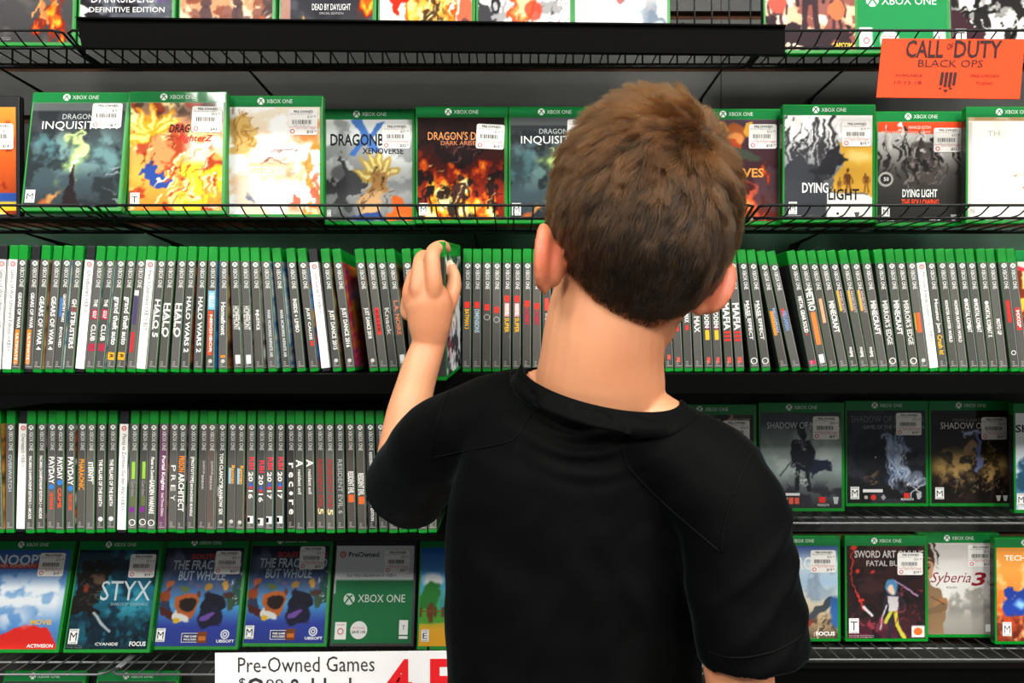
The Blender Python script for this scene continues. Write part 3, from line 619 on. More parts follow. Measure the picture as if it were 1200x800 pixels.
def d_dl(d): tx(d, 'DYING', .2, .25, .5, .35, 'f4f4f4', True); tx(d, 'LIGHT', .5, .18, .85, .29, '222222', True); rate(d, 'M', 9, 12, 12, 18); small(d, 8, 7, 20); d.disc(80, 13, 2, '333333', 2); d.poly([(104, 15), (112, 15), (110, 8), (106, 8)], '555555', 2); tx(d, 'TECHLAND', .5, .005, .74, .02, '444444')
def c_fol(c):
    c.grad('242220', '2c2a28', '4a4644', 'c9c7c5', 'e6e6e6').poly([(-.1, .9), (1.1, .86), (1.1, 1.1), (-.1, 1.1)], 'e84a22', 1, .1).strokes(34, '2a2624', .03, .32, 88, (0, .42, 1, .7), 8).strokes(22, 'f0f0f0', .014, .2, 88, (.1, .6, .8, .85), 14)
    c.ell(.5, .6, .16, .2, '4c4442', .3, .9, 0, 3).strokes(34, '8c8280', .012, .14, 60, (.3, .35, .75, .75), 70).strokes(12, '1f1c1a', .03, .2, 110, (.2, .4, .9, .75), 40).ell(.1, .43, .09, .075, 'c9c9c4', .1, 1, 0, 0).ell(.1, .43, .07, .055, '2a2726', .1, 1, 0, 0)
def d_fol(d):
    tx(d, 'ENHANCED EDITION', .36, .93, .62, .96, 'ffe6da'); tx(d, 'INCLUDES ORIGINAL GAME', .04, .885, .62, .91, 'ffd6c4')
    tx(d, 'DYING LIGHT', .29, .25, .7, .33, 'f2f2f2', True); tx(d, 'THE FOLLOWING', .28, .165, .72, .23, 'ee4a22', True); tx(d, '50', .07, .41, .13, .45, 'e8e8e4', True)
    rate(d, 'M', 9, 12, 12, 18); small(d, 8, 7, 20); tx(d, 'TECHLAND', .6, .02, .82, .05, 'e4e4e4', True); d.poly([(112, 17), (121, 17), (119, 8), (114, 8)], 'aaaaaa', 2)
def c_wht(c): c.grad('f1eee9', 'f4f2ee', 'f2efea').poly([(0, .96), (1, .96), (1, 1), (0, 1)], 'a8885a', 1, 0).cloud('e4ddd4', 4, 4, .6, .8, .5).strokes(5, 'b08a5c', .02, .2, 5, (.5, .2, 1, .7), 30).poly([(0, 0), (.05, 0), (.05, .95), (0, .95)], 'cfcac4', 1, 0)  # glare over this cover painted in as near-white
def d_wht(d): tx(d, 'TH', .22, .82, .36, .87, 'b9b4ae'); d.rect(6, 12, 13, 26, 'd8d4d0', 2); d.text('N', 7, 15, 5, 7, '888888', 3)
def c_dark(c): c.grad('1f1512', '2a1c18', '2c2422', '1f1c1c').cloud('5a2c1c', 5, 5, .6, .75).cloud('3c3634', 4, 4, .5, .7).strokes(10, 'd9a878', .01, .3, 80, (.55, .4, .75, .8))
def d_etr(d): tx(d, 'ETRIAN', .42, .76, .95, .86, 'd96a3a', False, .3); tx(d, 'THE COMPLETE EDITION', .1, .93, .6, .96, 'c4c0ba'); tx(d, 'NEW GAME', .72, .93, .96, .96, 'c4c0ba')
def c_sha(c):
    c.grad('2a2c30', '5a6264', '8a9896', '9aa8a6', '6a7678', '2c3034').cloud('b9c6c2', 3, 5, .5, .75, .7, (0, .25, 1, .9, .2)).cloud('2c2c33', 8, 10, .45, .62, .9, (-.2, -.2, 1.2, .3, .1)).cloud('3c4248', 4, 3, .5, .7, .8, (-.2, .78, 1.2, 1.2, .1))
    c.man(.52, .2, .64, '1f242c', .5).poly([(.42, .68), (.64, .68), (.66, .4), (.4, .4)], '1c2028', 1, 1).poly([(.62, .58), (.86, .52), (.88, .42), (.76, .4), (.7, .3), (.6, .36)], '20263a', 1, 1.2).ln([(.38, .48), (.24, .34)], .015, '2a3038').ell(.5, .84, .055, .06, '22272e').strokes(14, 'd9e2e0', .006, .12, 60, (.4, .25, .6, .7))
def d_sha(d): tx(d, 'SHADOW OF MORDOR', .08, .83, .98, .9, 'd4d8d8'); d.rect(38, 25, 64, 29, 'e0e0e0', 2); [d.rect(38 + 9 * i, 12, 45 + 9 * i, 22, ('d9cfca', 'e05a44', 'd9584a')[i], 2) for i in range(3)]; d.rect(94, 14, 104, 23, 'd9302a', 2); tx(d, 'MONOLITH', .7, .02, .84, .045, 'dddddd'); d.poly([(116, 23), (125, 23), (123, 12), (118, 12)], 'b4b8bc', 2)
def c_wra(c):
    c.grad('16171a', '1f2228', '1c1e24', '26262c').cloud('3a3a44', 4, 5, .5, .75, .7).ell(.6, .5, .22, .32, '39507c', .7, .9, -10, 2).ell(.62, .56, .12, .2, '8fa4d0', .8, .9, -8, 2).ell(.7, .42, .1, .26, 'b4c4e0', .8, .8, -12, 2)
    c.ell(.42, .52, .16, .24, '1c1a20', .4, .9, 5, 1.5).strokes(40, 'c9d8ee', .008, .3, 100, (.52, .15, .78, .6), 15).ln([(.42, .68), (.56, .74), (.68, .7)], .02, '8c9cc0', .9, 1).ell(.36, .5, .012, .01, 'ffffff').strokes(8, 'dfe4ee', .014, .22, 70, (.78, .05, .95, .3), 50).ell(.86, .28, .14, .1, '7c88a0', .5, .8, 0, 2).strokes(10, '7a6048', .012, .1, 30, (.2, .2, .32, .35))
def d_wra(d): tx(d, 'SHADOW OF MORDOR', .05, .87, .98, .94, '70757c'); tx(d, 'GAME OF THE YEAR EDITION', .2, .8, .98, .84, '9a9fa4'); rate(d, 'M', 8, 9, 14, 20); d.rect(28, 23, 60, 28, 'e8e8e8', 2); d.disc(33, 15, 3, 'b9b4ae', 2); d.disc(45, 15, 4.4, 'd9382c', 2); d.poly([(57, 15), (61, 20), (65, 15), (61, 10)], '9a9ca0', 2); d.rect(94, 14, 103, 22, 'd9302a', 2); tx(d, 'MONOLITH', .68, .03, .84, .055, 'dddddd', True); d.poly([(114, 22), (122, 22), (120, 12), (116, 12)], 'b4b8bc', 2)
def c_war(c):
    c.grad('1c1310', '2c1f16', '5a4a2c', '2a2019', '1f1613', '211815').cloud('c4a45a', 5, 8, .52, .7, .8, (0, .28, 1, .52, .1)).cloud('15100e', 7, 6, .5, .6, .9, (-.1, -.1, 1.1, .35, .1))
    c.ell(.5, .45, .2, .16, '2a241c', .3, 1, 0, 2).ell(.3, .48, .1, .1, '3a3020', .3, 1, 0, 2).ell(.75, .46, .14, .1, '44381f', .3, 1, 0, 2).cloud('b8945a', 12, 12, .55, .66, .9, (.08, .15, .95, .62, .12)).strokes(30, '8c7048', .014, .15, 60, (.1, .1, .95, .6), 80)
    c.ln([(.6, .74), (.56, .55), (.62, .38)], .06, '7a88c4', .9, 1).ln([(.38, .74), (.62, .76)], .03, 'a8b4d8', 1, 1).ell(.5, .62, .06, .07, 'a08060', .3, 1, 0, 1).cloud('0e0b0a', 9, 9, .52, .6, .8, (.0, .05, 1, .3, .1)).strokes(14, '7c6c54', .012, .1, 30, (.2, .05, .9, .25), 80)
def d_war(d): tx(d, 'MIDDLE-EARTH', .28, .88, .66, .91, '8f8880'); tx(d, 'SHADOW OF WAR', .12, .8, .94, .87, 'ece8e2'); rate(d, 'M', 9, 9, 14, 19); d.poly([(107, 18), (115, 18), (113, 9), (109, 9)], 'd4d0c8', 2); d.poly([(118, 18), (126, 18), (124, 9), (120, 9)], 'b4b8bc', 2)
def c_ice(c): c.grad('e8eef2', 'b9d0dc', 'e4ecf0', 'f4f6f8').ell(.2, .25, .3, .25, '4a7a9c', .4, 1, 20, 2).ell(.15, .38, .16, .14, '26506c', .3, 1, 0, 2)
def d_ice(d): tx(d, 'SHADOW', 0, .8, .7, .88, '1c1c20', True); tx(d, 'TACTICS', .2, .68, .9, .76, '1c1c20', True); rate(d, 'M', 4, 12, 13, 19)
def c_sky(c):
    c.grad('3c6cb0', '5a90d0', '8fb8e0', '4a7cc0', '2c5a9c').cloud('f2f6fa', 4, 5, .48, .68, .9, (0, .25, 1.1, .8, .2)).poly([(-.1, -.1), (1.1, -.1), (.86, .2), (.6, .25), (.2, .12), (-.1, .1)], 'd8261f', 1, .4).poly([(0, .15), (.14, .2), (.2, .3), (0, .38)], 'c4241f', 1, .6).cloud('e9eef4', 3, 3, .45, .6, .9, (.1, .12, .7, .5, .2))
def d_sky(d): tx(d, 'SNOOPY', -.0, .84, .72, .95, 'dfe9f4', True); d.rect(3, 126, 83, 134, 'c42a2a', 2); tx(d, 'GRAND ADVENTURE', .02, .815, .6, .85, 'ffffff', True); tx(d, 'THE', .7, .33, .76, .35, 'f2f2f2'); tx(d, 'MOVIE', .64, .24, .9, .29, 'f2c22a', True); tx(d, 'ACTIVISION', .64, .015, .96, .05, 'ffffff', True)
def c_styx(c):
    c.grad('0c1c28', '10303c', '14566c', '1a6c88', '0f3f56', '0c2a3c').cloud('3aa0b8', 4, 5, .5, .75, .8, (.3, .2, 1.1, 1.1, .2)).cloud('08141c', 6, 8, .5, .62, .9, (-.1, -.1, 1.1, .35, .1)).cloud('062030', 4, 5, .55, .7, .8)
    c.poly([(0, .3), (.12, .28), (.3, .35), (.36, .6), (.42, .85), (.3, .88), (.22, .82), (.08, .86), (0, .7)], '141210', 1, 1.6).ell(.28, .72, .1, .07, '6a5240', .4, .9, -10, 1).ln([(.28, .36), (.5, .18)], .03, 'aebcc4', 1, .2).ell(.16, .6, .03, .03, '7c2a1c').strokes(12, '4a4038', .012, .12, 30, (.05, .35, .35, .65)).cloud('1c7088', 12, 6, .62, .7, .7, (0, 0, 1, .3, .1))
def d_styx(d): tx(d, 'STYX', .34, .48, .96, .68, 'c4d4da'); tx(d, 'SHARDS OF DARKNESS', .48, .43, .94, .46, '9ab4be'); rate(d, 'M', 6, 13, 15, 22); small(d, 5, 7, 24, '9aa4a8'); tx(d, 'CYANIDE', .36, .035, .64, .065, 'e0e4e4', True); tx(d, 'FOCUS', .78, .03, .98, .075, 'ffffff', True)
def c_snow(c):
    c.grad('2c3c8c', '30409a', '4a9ad0', '3a5a8c', '2c3450', '20242f').cloud('5a6480', 5, 5, .5, .7, .8, (0, .5, 1, 1, .1)).poly([(.88, .4), (1.1, .4), (1.1, .72), (.95, .72)], '2c5048', 1, 1).strokes(14, 'dfe9f0', .012, .08, 60, (.88, .42, 1, .7), 60)
    for x, y, r, k in ((.1, .62, .05, 'b0603a'), (.08, .5, .07, '8c3f20'), (.3, .58, .05, '5a6a40'), (.6, .6, .05, 'a8803a'), (.8, .62, .05, 'c89a4a'), (.86, .52, .07, '4a3030'), (.45, .62, .04, '6a5a7c')): c.ell(x, y, r, r * .8, k, .15, 1, 0, .6); c.ell(x, y - .1, r * .9, r * 1.2, ('2a2a40', '6a2c1c', '3a4a30')[int(x * 10) % 3], .2, .9, 0, .8)
    c.poly([(0, .4), (.18, .3), (.3, .22), (.14, .24), (0, .3)], '4a1f1c', 1, 1).ell(.34, .4, .15, .14, 'b05c2c', .1, 1, 0, .8).ell(.36, .42, .11, .06, '241a18', .2, 1, 0, .5).ell(.66, .4, .15, .15, '1c1a2a', .1, 1, 0, .6).ell(.66, .28, .16, .1, '1f1d33', .1, 1, 0, .8).ell(.62, .3, .1, .03, '6a4a9c', .2, 1, 10, .5).ell(.28, .28, .14, .06, 'd8d8d4', .1, 1, -12, .8).ell(.24, .25, .05, .03, 'd8b02a')
def d_snow(d):
    tx(d, 'SOUTH PARK', .34, .88, .98, .935, 'c42a2a', True); tx(d, 'THE FRACTURED', .12, .77, .98, .87, 'b9c6d4', True, .15); tx(d, 'BUT WHOLE', .2, .66, .8, .76, 'a4b4c8', True, .15)
    rate(d, 'M', 4, 9, 14, 20); d.rect(44, 11, 82, 25, 'e0e0ea', 2); d.rect(45, 12, 81, 24, '23285c', 3); d.text('FREE GAME', 48, 18.5, 20, 3, 'ffffff', 4, True); d.text('INCLUDED', 48, 14, 20, 3, 'ffffff', 4, True); d.rect(69, 10, 84, 27, '7a3f22', 4); d.rect(71, 14, 82, 20, 'c8702c', 5)
    d.ring(112, 23, 7, 5, 'e4e8f0', 2); d.ring(112, 23, 3.6, 1.8, 'e4e8f0', 2); tx(d, 'UBISOFT', .76, .035, .98, .065, 'ffffff', True)
def c_pre(c): c.grad('1f6e40', '1f6e40').poly([(-.1, .64), (1.1, .64), (1.1, 1.1), (-.1, 1.1)], 'dcdce0', 1, 0).poly([(-.1, .5), (.02, .5), (.02, .64), (-.1, .7)], 'dcdce0', 1, 0)
def d_pre(d):
    d.target(14, 141, 5); tx(d, 'PreOwned', .16, .88, .55, .935, '33333a', True); d.text('Star Wars Battlefront II <XB1>', 22, 106, 80, 5, '333333', 2)
    d.logo(28, 72, 9, 'c9d4cc', '1f6e40'); d.text('XBOX ONE', 42, 67, 76, 12, 'd4dcd4', 2); d.rect(8, 11, 26, 37, 'e8e8e8', 2); d.ring(17, 23, 5, 3.6, 'c42a3a', 3); d.text('LOADED', 10, 32, 13, 2, 'c42a3a', 3)
    d.disc(46, 25, 13.5, 'e4e4e2', 2, 24); d.text('SAVE 10%', 35, 20, 22, 4.4, '222222', 3, True); d.text('EVERYDAY PRE-OWNED', 36, 27, 20, 2.2, 'c42a3a', 3); d.rect(110, 18, 124, 40, 'eeeeec', 2); d.text('T', 114.5, 25, 5, 7, '333333', 3); d.rect(110, 12, 124, 16, 'eeeeec', 2)
def c_farm(c):
    c.grad('e8a82a', 'e8a82a', '5ab03a', '4aa0a8', '5ab8ec', '2a7cd0', '1f5cb0').poly([(0, .22), (1, .26), (1, .36), (0, .36)], '4f9c34').ell(.16, .66, .16, .1, 'f2f8fc', .4).ell(.45, .4, .2, .1, '3a9c9c', .1).ell(.14, .48, .15, .16, '2c7a30', .2, 1, 0, 1).ln([(.14, .4), (.14, .26)], .06, '6a3f1c')
    for i in range(12): c.ln([(.02 + .09 * i, .38), (.02 + .09 * i, .3)], .03, '6a3a1c', 1, 0)
    c.ln([(0, .35), (1, .35)], .015, '7c4a24', 1, 0).man(.38, .16, .12, '7a2c1c').ell(.8, .28, .05, .03, 'f0d8a0')
def d_farm(d): tx(d, 'STARDEW', .64, .82, 1.6 - .65, .92, 'f0b23a', True); tx(d, 'VALLEY', .7, .66, .95, .76, 'f0a83a', True); rate(d, 'E', 7, 12, 12, 18)
def c_sur(c): c.grad('5a4a3a', 'a89070', 'd9cdb4', 'a8c8e4', 'd4e4ee', '2c4a8c').cloud('8fa4b8', 6, 7, .5, .65, .8, (.3, .35, 1, .8, .1)).poly([(.6, .45), (.66, .72), (.7, .46), (.76, .7), (.8, .44)], '8ea0b4', 1, 1).cloud('4a3c30', 8, 8, .5, .6, .9, (-.1, -.1, 1.1, .3, .1)).ln([(.62, .22), (.92, .42)], .07, '3c444c', 1, .4).ell(.6, .18, .08, .06, '8c2a20', .3).strokes(16, 'e0d2b4', .012, .1, 50, (.3, 0, 1, .3)).ell(.98, .3, .1, .2, '2c5c9c', .3)
def d_sur(d): tx(d, 'THE SURGE', -.0, .74, .74, .88, 'eef2f4', True); tx(d, 'FOCUS', .72, .03, .96, .075, 'ffffff', True)
def c_swd(c):
    c.grad('4a2030', '2c1418', '241216', '30181a', '3c2020').cloud('7a3040', 6, 6, .55, .7, .8, (-.1, -.1, .6, .4, .2)).cloud('141014', 5, 6, .5, .65, .8).ell(.34, .55, .2, .16, '3a2024', .4, .9, 0, 2).ell(.14, .72, .03, .03, 'ff3a2a', .8, 1).ell(.34, .72, .035, .03, 'ff3a2a', .8, 1).ln([(.08, .98), (.04, .7), (.14, .45), (.26, .28)], .02, 'd8382c', 1, 1)
    c.man(.6, .0, .62, '2a2430').ell(.58, .56, .09, .09, '4a86b4', .2).ell(.58, .53, .045, .045, 'e8c4a8', .2).ln([(.57, .3), (.5, .18)], .045, 'b4b43a', 1).ln([(.62, .3), (.64, .14), (.74, .0)], .045, 'c4b83a', 1).poly([(.52, .46), (.66, .46), (.64, .3), (.53, .3)], 'c9c4c8', 1).ln([(.42, .1), (.5, .36)], .014, 'cfd4dc').ln([(.62, .62), (.9, .46)], .012, 'd8a8e0').ln([(.22, .34), (.32, .24)], .03, 'e0dce0')
    c.cloud('c43a4c', 12, 12, .6, .68, .6, (0, .02, .5, .3, .1)).strokes(20, '8c3040', .01, .12, 40, (.6, .1, 1, .6), 60).poly([(.82, .02), (.98, .02), (.98, .14), (.82, .14)], 'f2efe8', 1, 0).ell(.9, .08, .06, .045, 'ee6a2a', .1, 1, 0, 0)
def d_swd(d): tx(d, 'SWORD ART ONLINE', .1, .87, .98, .95, 'c9c0c0', True); tx(d, 'FATAL BULLET', .25, .78, .86, .84, 'b9b0b0', True); rate(d, 'T', 6, 14, 16, 24); small(d, 6, 7, 40)
def c_syb(c):
    c.grad('8a8680', 'a8a49c', 'e6e4e0', 'f2f0ee', 'dcd8d6', 'c9c4c2').cloud('8c8a86', 6, 8, .5, .65, .8, (.3, .15, 1, .4, .1)).ell(.78, .42, .18, .12, 'a09c94', .4, .9, 0, 2.4).ell(.48, .35, .1, .1, '8f8b85', .4, .8, 0, 2).poly([(0, .0), (.3, 0), (.32, .3), (.26, .5), (.1, .62), (0, .6)], '8c6e50', 1, .6)
    c.ell(.06, .78, .13, .2, '3a241a', .1, 1, 0, .8).ell(.11, .72, .08, .12, 'c49070', .15, 1, 0, .6).strokes(14, '33201a', .014, .2, -50, (.02, .8, .22, .98), 20).ell(.28, .32, .1, .09, 'a8764c', .2, 1, 20, .6).ln([(.02, .2), (.3, .3)], .1, '7c6248', 1, .4).ln([(.16, .42), (.3, .32)], .012, '4a3020')
def d_syb(d): tx(d, 'Syberia', .14, .53, .66, .68, '8a2430', False, .35); tx(d, '3', .66, .53, .86, .68, '9c1f30', True, .2); tx(d, 'MICROIDS', .34, .5, .48, .525, '6a6a6a'); d.rect(110, 10, 120, 22, 'efefef', 2)
def c_tec(c): c.grad('7a2c18', 'c4481c', 'ee8230', 'f8a84a', 'e8923a').cloud('ffd08a', 4, 5, .5, .75, .8).ell(.32, .42, .28, .18, '1c3c9c', .2, 1, 20, 2).ell(.3, .4, .09, .07, '8fc8ff', .7).cloud('5a1c14', 6, 6, .5, .65, .8, (-.1, -.1, 1.1, .3, .1))
def d_tec(d): tx(d, 'TECHNOMANCER', .1, .86, .98, .92, 'fff4e4', True); rate(d, 'M', 12, 14, 14, 22)
def c_low(c): c.grad('262626', '363636')

def solve(z, yt, Y):
    lo, hi = -.02, .42
    def y_(l): return 400 - F * (z + .171 * math.cos(l)) / (Y + .171 * math.sin(l))
    if yt is None: return .06
    for _ in range(40):
        m = (lo + hi) / 2
        if (y_(m) < yt): lo = m
        else: hi = m
    return (lo + hi) / 2
def place_cover(xl, xr, yt, z, label, group, pf, df, seed, sticker=None, shell='g', Y=None, header=True, yaw=0, roll=0, lean=None, header_ok=True):
    Y0 = .135 * F / (xr - xl) if Y is None else Y
    if Y is None: Y0 = min(Y0, 1.19 if z == Z2 else 1.285)
    l = solve(z, yt, Y0) if lean is None else lean
    l = max(-.01, min(l, .3))
    x = ((xl + xr) / 2 - 600) / F * (Y0 + .07 * math.sin(l))
    h = CT / 1000
    rot = Matrix.Rotation(R(yaw), 4, 'Z') @ Matrix.Rotation(R(roll), 4, 'Y') @ Matrix.Rotation(-l, 4, 'X') @ Matrix.Rotation(-math.pi / 2, 4, 'Z')
    loc = Vector((x, Y0 + h / 2 * math.cos(l), CAMZ + z + .0005 + h / 2 * math.sin(abs(l)) + .0675 * abs(math.sin(R(roll)))))
    c = Cv(seed); pf(c)
    return build_case(loc, rot, label, group, shell, '2a2a2a', front=c.out(), cover=df, sticker=sticker, seed=seed, header=header)
G1, G2, G3, G4 = 'face-out cases on the top shelf', 'face-out cases on the second row', 'face-out cases at right in the fourth row', 'face-out cases on the bottom row'
SK = (87, 116)
COV = [
 (-25, 90, None, Z1, 'green case with grey cover and a standing flame, far left of top shelf', G1, c_fig, d_fig, 11, None),
 (92, 206, None, Z1, 'green case with dark grey cover lettered DEFINITIVE EDITION, on top shelf', G1, c_dk2, d_dk2, 12, None),
 (209, 324, None, Z1, 'green case with brown battle-crowd cover, third from left on top shelf', G1, c_crowd, d_none, 13, None),
 (326, 442, None, Z1, 'green case with dark cover and small white DAYLIGHT title on top shelf', G1, c_dbd, d_dbd, 14, None),
 (443, 557, None, Z1, 'green case with white cover and orange-red flames, above the long black strip', G1, c_whf, d_none, 15, None),
 (559, 671, None, Z1, 'green case with white cover, grey sketches and orange streaks on top shelf', G1, c_wsk, d_none, 16, None),
 (673, 784, None, Z1, 'green case with mostly white cover beside the open gap on top shelf', G1, c_wbl, d_none, 17, None),
 (897, 1003, None, Z1, 'green case with peach battle-scene cover right of the gap on top shelf', G1, c_team, d_team, 18, None),
 (1005, 1111, None, Z1, 'store-made green and white insert case behind orange card on top shelf', G1, c_xgreen, d_xgreen, 19, None),
 (1114, 1222, None, Z1, 'black case with black-and-white swirl cover at top right corner', G1, c_swirl, d_swirl, 20, None),
 (-90, 23, 107, Z2, 'black case with orange cover cut off at left edge, second row', G2, c_or, d_none, 21, (86, 96, '17', '14', 0)),
 (29, 147, 110, Z2, 'green case with teal smoky cover and complete figure, left in second row', G2, c_inq, d_inq, 22, (85, 118, '9', '7', 0)),
 (149, 265, 108, Z2, 'green case with orange and yellow hero cover rated T, second row', G2, c_hero, d_hero, 23, (87, 114, '54', '43', -1)),
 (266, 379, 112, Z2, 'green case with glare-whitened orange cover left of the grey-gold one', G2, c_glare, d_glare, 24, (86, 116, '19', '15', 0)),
 (380, 487, 118, Z2, 'green case with pale grey cover, blue X and gold spikes, second row', G2, c_xen, d_xen, 25, (86, 112, '27', '22', 0)),
 (487, 595, 119, Z2, 'green case with fiery red and orange battle cover, second row', G2, c_ddg, d_ddg, 26, (88, 110, '19', '15', -3)),
 (596, 704, 121, Z2, 'green case with teal smoky cover partly behind the head', G2, c_inq, d_inq, 27, (86, 116, '9', '7', 0)),
 (809, 916, 121, Z2, 'green case with bearded warrior cover right behind the head', G2, c_dwv, d_dwv, 28, (86, 112, '12', '10', 0)),
 (917, 1026, 120, Z2, 'green case with black, white and amber cover lettered LIGHT', G2, c_dl, d_dl, 29, (86, 110, '19', '15', 0)),
 (1027, 1131, 121, Z2, 'green case with grey cover under red-orange band, below the orange card', G2, c_fol, d_fol, 30, (86, 110, '27', '22', 0)),
 (1132, 1240, 121, Z2, 'green case with glare-whitened, nearly blank cover at right edge, second row', G2, c_wht, d_wht, 31, (96, 118, '12', '9', 0)),
 (783, 887, 473, ZB, 'green case with dark brown cover behind the right shoulder', G3, c_dark, d_etr, 32, (83, 110, '54', '43', 0)),
 (889, 990, 471, ZB, 'green case with grey misty cover and a cloaked swordsman', G3, c_sha, d_sha, 33, (85, 113, '9', '7', 0)),
 (991, 1088, 472, ZB, 'green case with black cover and glowing blue-white wraith', G3, c_wra, d_wra, 34, (82, 115, '19', '15', 0)),
 (1089, 1187, 470, ZB, 'green case with dark brown cover and a pile of golden warriors', G3, c_war, d_war, 35, (84, 108, '34', '27', 0)),
 (1188, 1290, 473, ZB, 'green case with icy white and blue cover cut by right edge', G3, c_ice, d_ice, 36, None),
 (-24, 78, 638, ZC, 'green case with blue sky and red foreground cover, bottom left', G4, c_sky, d_sky, 37, (82, 114, '19', '15', 0)),
 (81, 183, 638, ZC, 'green case with dark teal cover lettered STYX on bottom row', G4, c_styx, d_styx, 38, (86, 112, '17', '14', 0)),
 (184, 285, 636, ZC, 'left one of two green cases with the crowded purple snow cover', G4, c_snow, d_snow, 39, (85, 114, '29', '23', 0)),
 (287, 387, 635, ZC, 'right one of two green cases with crowded purple snow cover, beside black case', G4, c_snow, d_snow, 39, (82, 118, '29', '23', 0)),
 (388, 488, 636, ZC, 'black case with store-made white and green insert on bottom row', G4, c_pre, d_pre, 40, (82, 112, '34', '27', 0)),
 (489, 590, 636, ZC, 'green case with bright farm landscape cover beside the shirt, bottom row', G4, c_farm, d_farm, 41, None),
 (886, 987, 629, ZC, 'green case with pale ruined-city cover beside the right sleeve, bottom row', G4, c_sur, d_sur, 42, (86, 112, '24', '19', 0)),
 (990, 1088, 628, ZC, 'green case with dark red cover and blue-haired gunner, bottom row', G4, c_swd, d_swd, 43, (85, 108, '24', '19', 0)),
 (1077, 1171, 626, ZC, 'green case with pale misty cover and a brown-coated person, bottom row', G4, c_syb, d_syb, 44, (82, 116, '19', '15', 0)),
 (1168, 1262, 626, ZC, 'green case with orange cover and a blue glow, bottom right', G4, c_tec, d_tec, 45, None),
 (-14, 96, 799, ZD, 'lowest green case at bottom left, only its top edge in view', 'lowest row of green cases', c_low, d_none, 46, None),
 (100, 205, 798, ZD, 'lowest green case under the wire shelf, second from left, top edge in view', 'lowest row of green cases', c_low, d_none, 47, None),
]
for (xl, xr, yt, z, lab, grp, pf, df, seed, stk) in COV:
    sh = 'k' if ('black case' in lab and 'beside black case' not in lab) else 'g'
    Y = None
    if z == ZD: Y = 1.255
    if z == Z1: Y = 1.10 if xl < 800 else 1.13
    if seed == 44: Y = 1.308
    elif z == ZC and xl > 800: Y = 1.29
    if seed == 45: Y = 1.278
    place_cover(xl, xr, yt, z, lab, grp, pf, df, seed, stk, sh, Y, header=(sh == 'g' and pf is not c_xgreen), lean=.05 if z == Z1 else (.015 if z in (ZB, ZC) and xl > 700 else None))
# the case showing its cover at the right end of the upper spine row
c = Cv(50); c.grad('c4481c', 'f0a020', 'f8c83a', 'e8e4e0').cloud('7a2c10', 6, 6, .5, .65).poly([(0, .92), (1, .9), (1, 1), (0, 1)], 'e4dcd8').ln([(0, .94), (.3, .86)], .04, 'd5233b')
build_case(Vector((X(1248, 1.12), 1.13, CAMZ + ZA + .0005)), Matrix.Rotation(-math.pi / 2, 4, 'Z'), 'green case with yellow cover facing out at the right end of the upper spine row', 'face-out cases at the end of the upper spine row', 'g', front=c.out(), cover=d_none, seed=50)

# ------------------------------------------------------------------ cases standing spine out
W_, OR_, RD_, YL_, BL_ = 'f0f0ec', 'f0862a', 'd8342e', 'f2bc2e', '3a78c8'
def T(t, a, b, h=.5, c=W_, off=0, bold=True): return (t, a, b, h, c, off, 1) if bold else (t, a, b, h, c, off)
EA = ('O', .885, .94, .85, W_, 0); UB = ('o', .89, .925, .5, 'c9c9c5', 0); SQ = ('#', .86, .93, .6, W_, 0); RK = ('#', .84, .9, .8, 'f5a623', -.05)
LEGO = lambda a: ('#', a, a + .05, .62, 'e5342a', 0)
def gw(s): return [T(s, .38, .66, .3, W_, .1)]
DK, SKY, WARM, WHT, PUR, RED = ('1c1c1e', '39302c', '2a2c2e'), ('e8f2f6', '9fd4e4', 'f2f6f8', '1f64b0', 'e8ecec', '9a9a94'), ('c8a070', '8c4a2a', '3a2620', 'b07850'), ('e8e8e4', '3a2c28', 'c4c0ba', '8a8a86'), ('7a4a9c', '2c2440', 'c07ab0', '1f1c28'), ('7c2020', '2a1414', 'b04838', '2c1c1c')
ORG = ('f2a422', 'f08a1c', 'e83a2c', '7a2c8c', 'f07a2a', 'c42a6c')
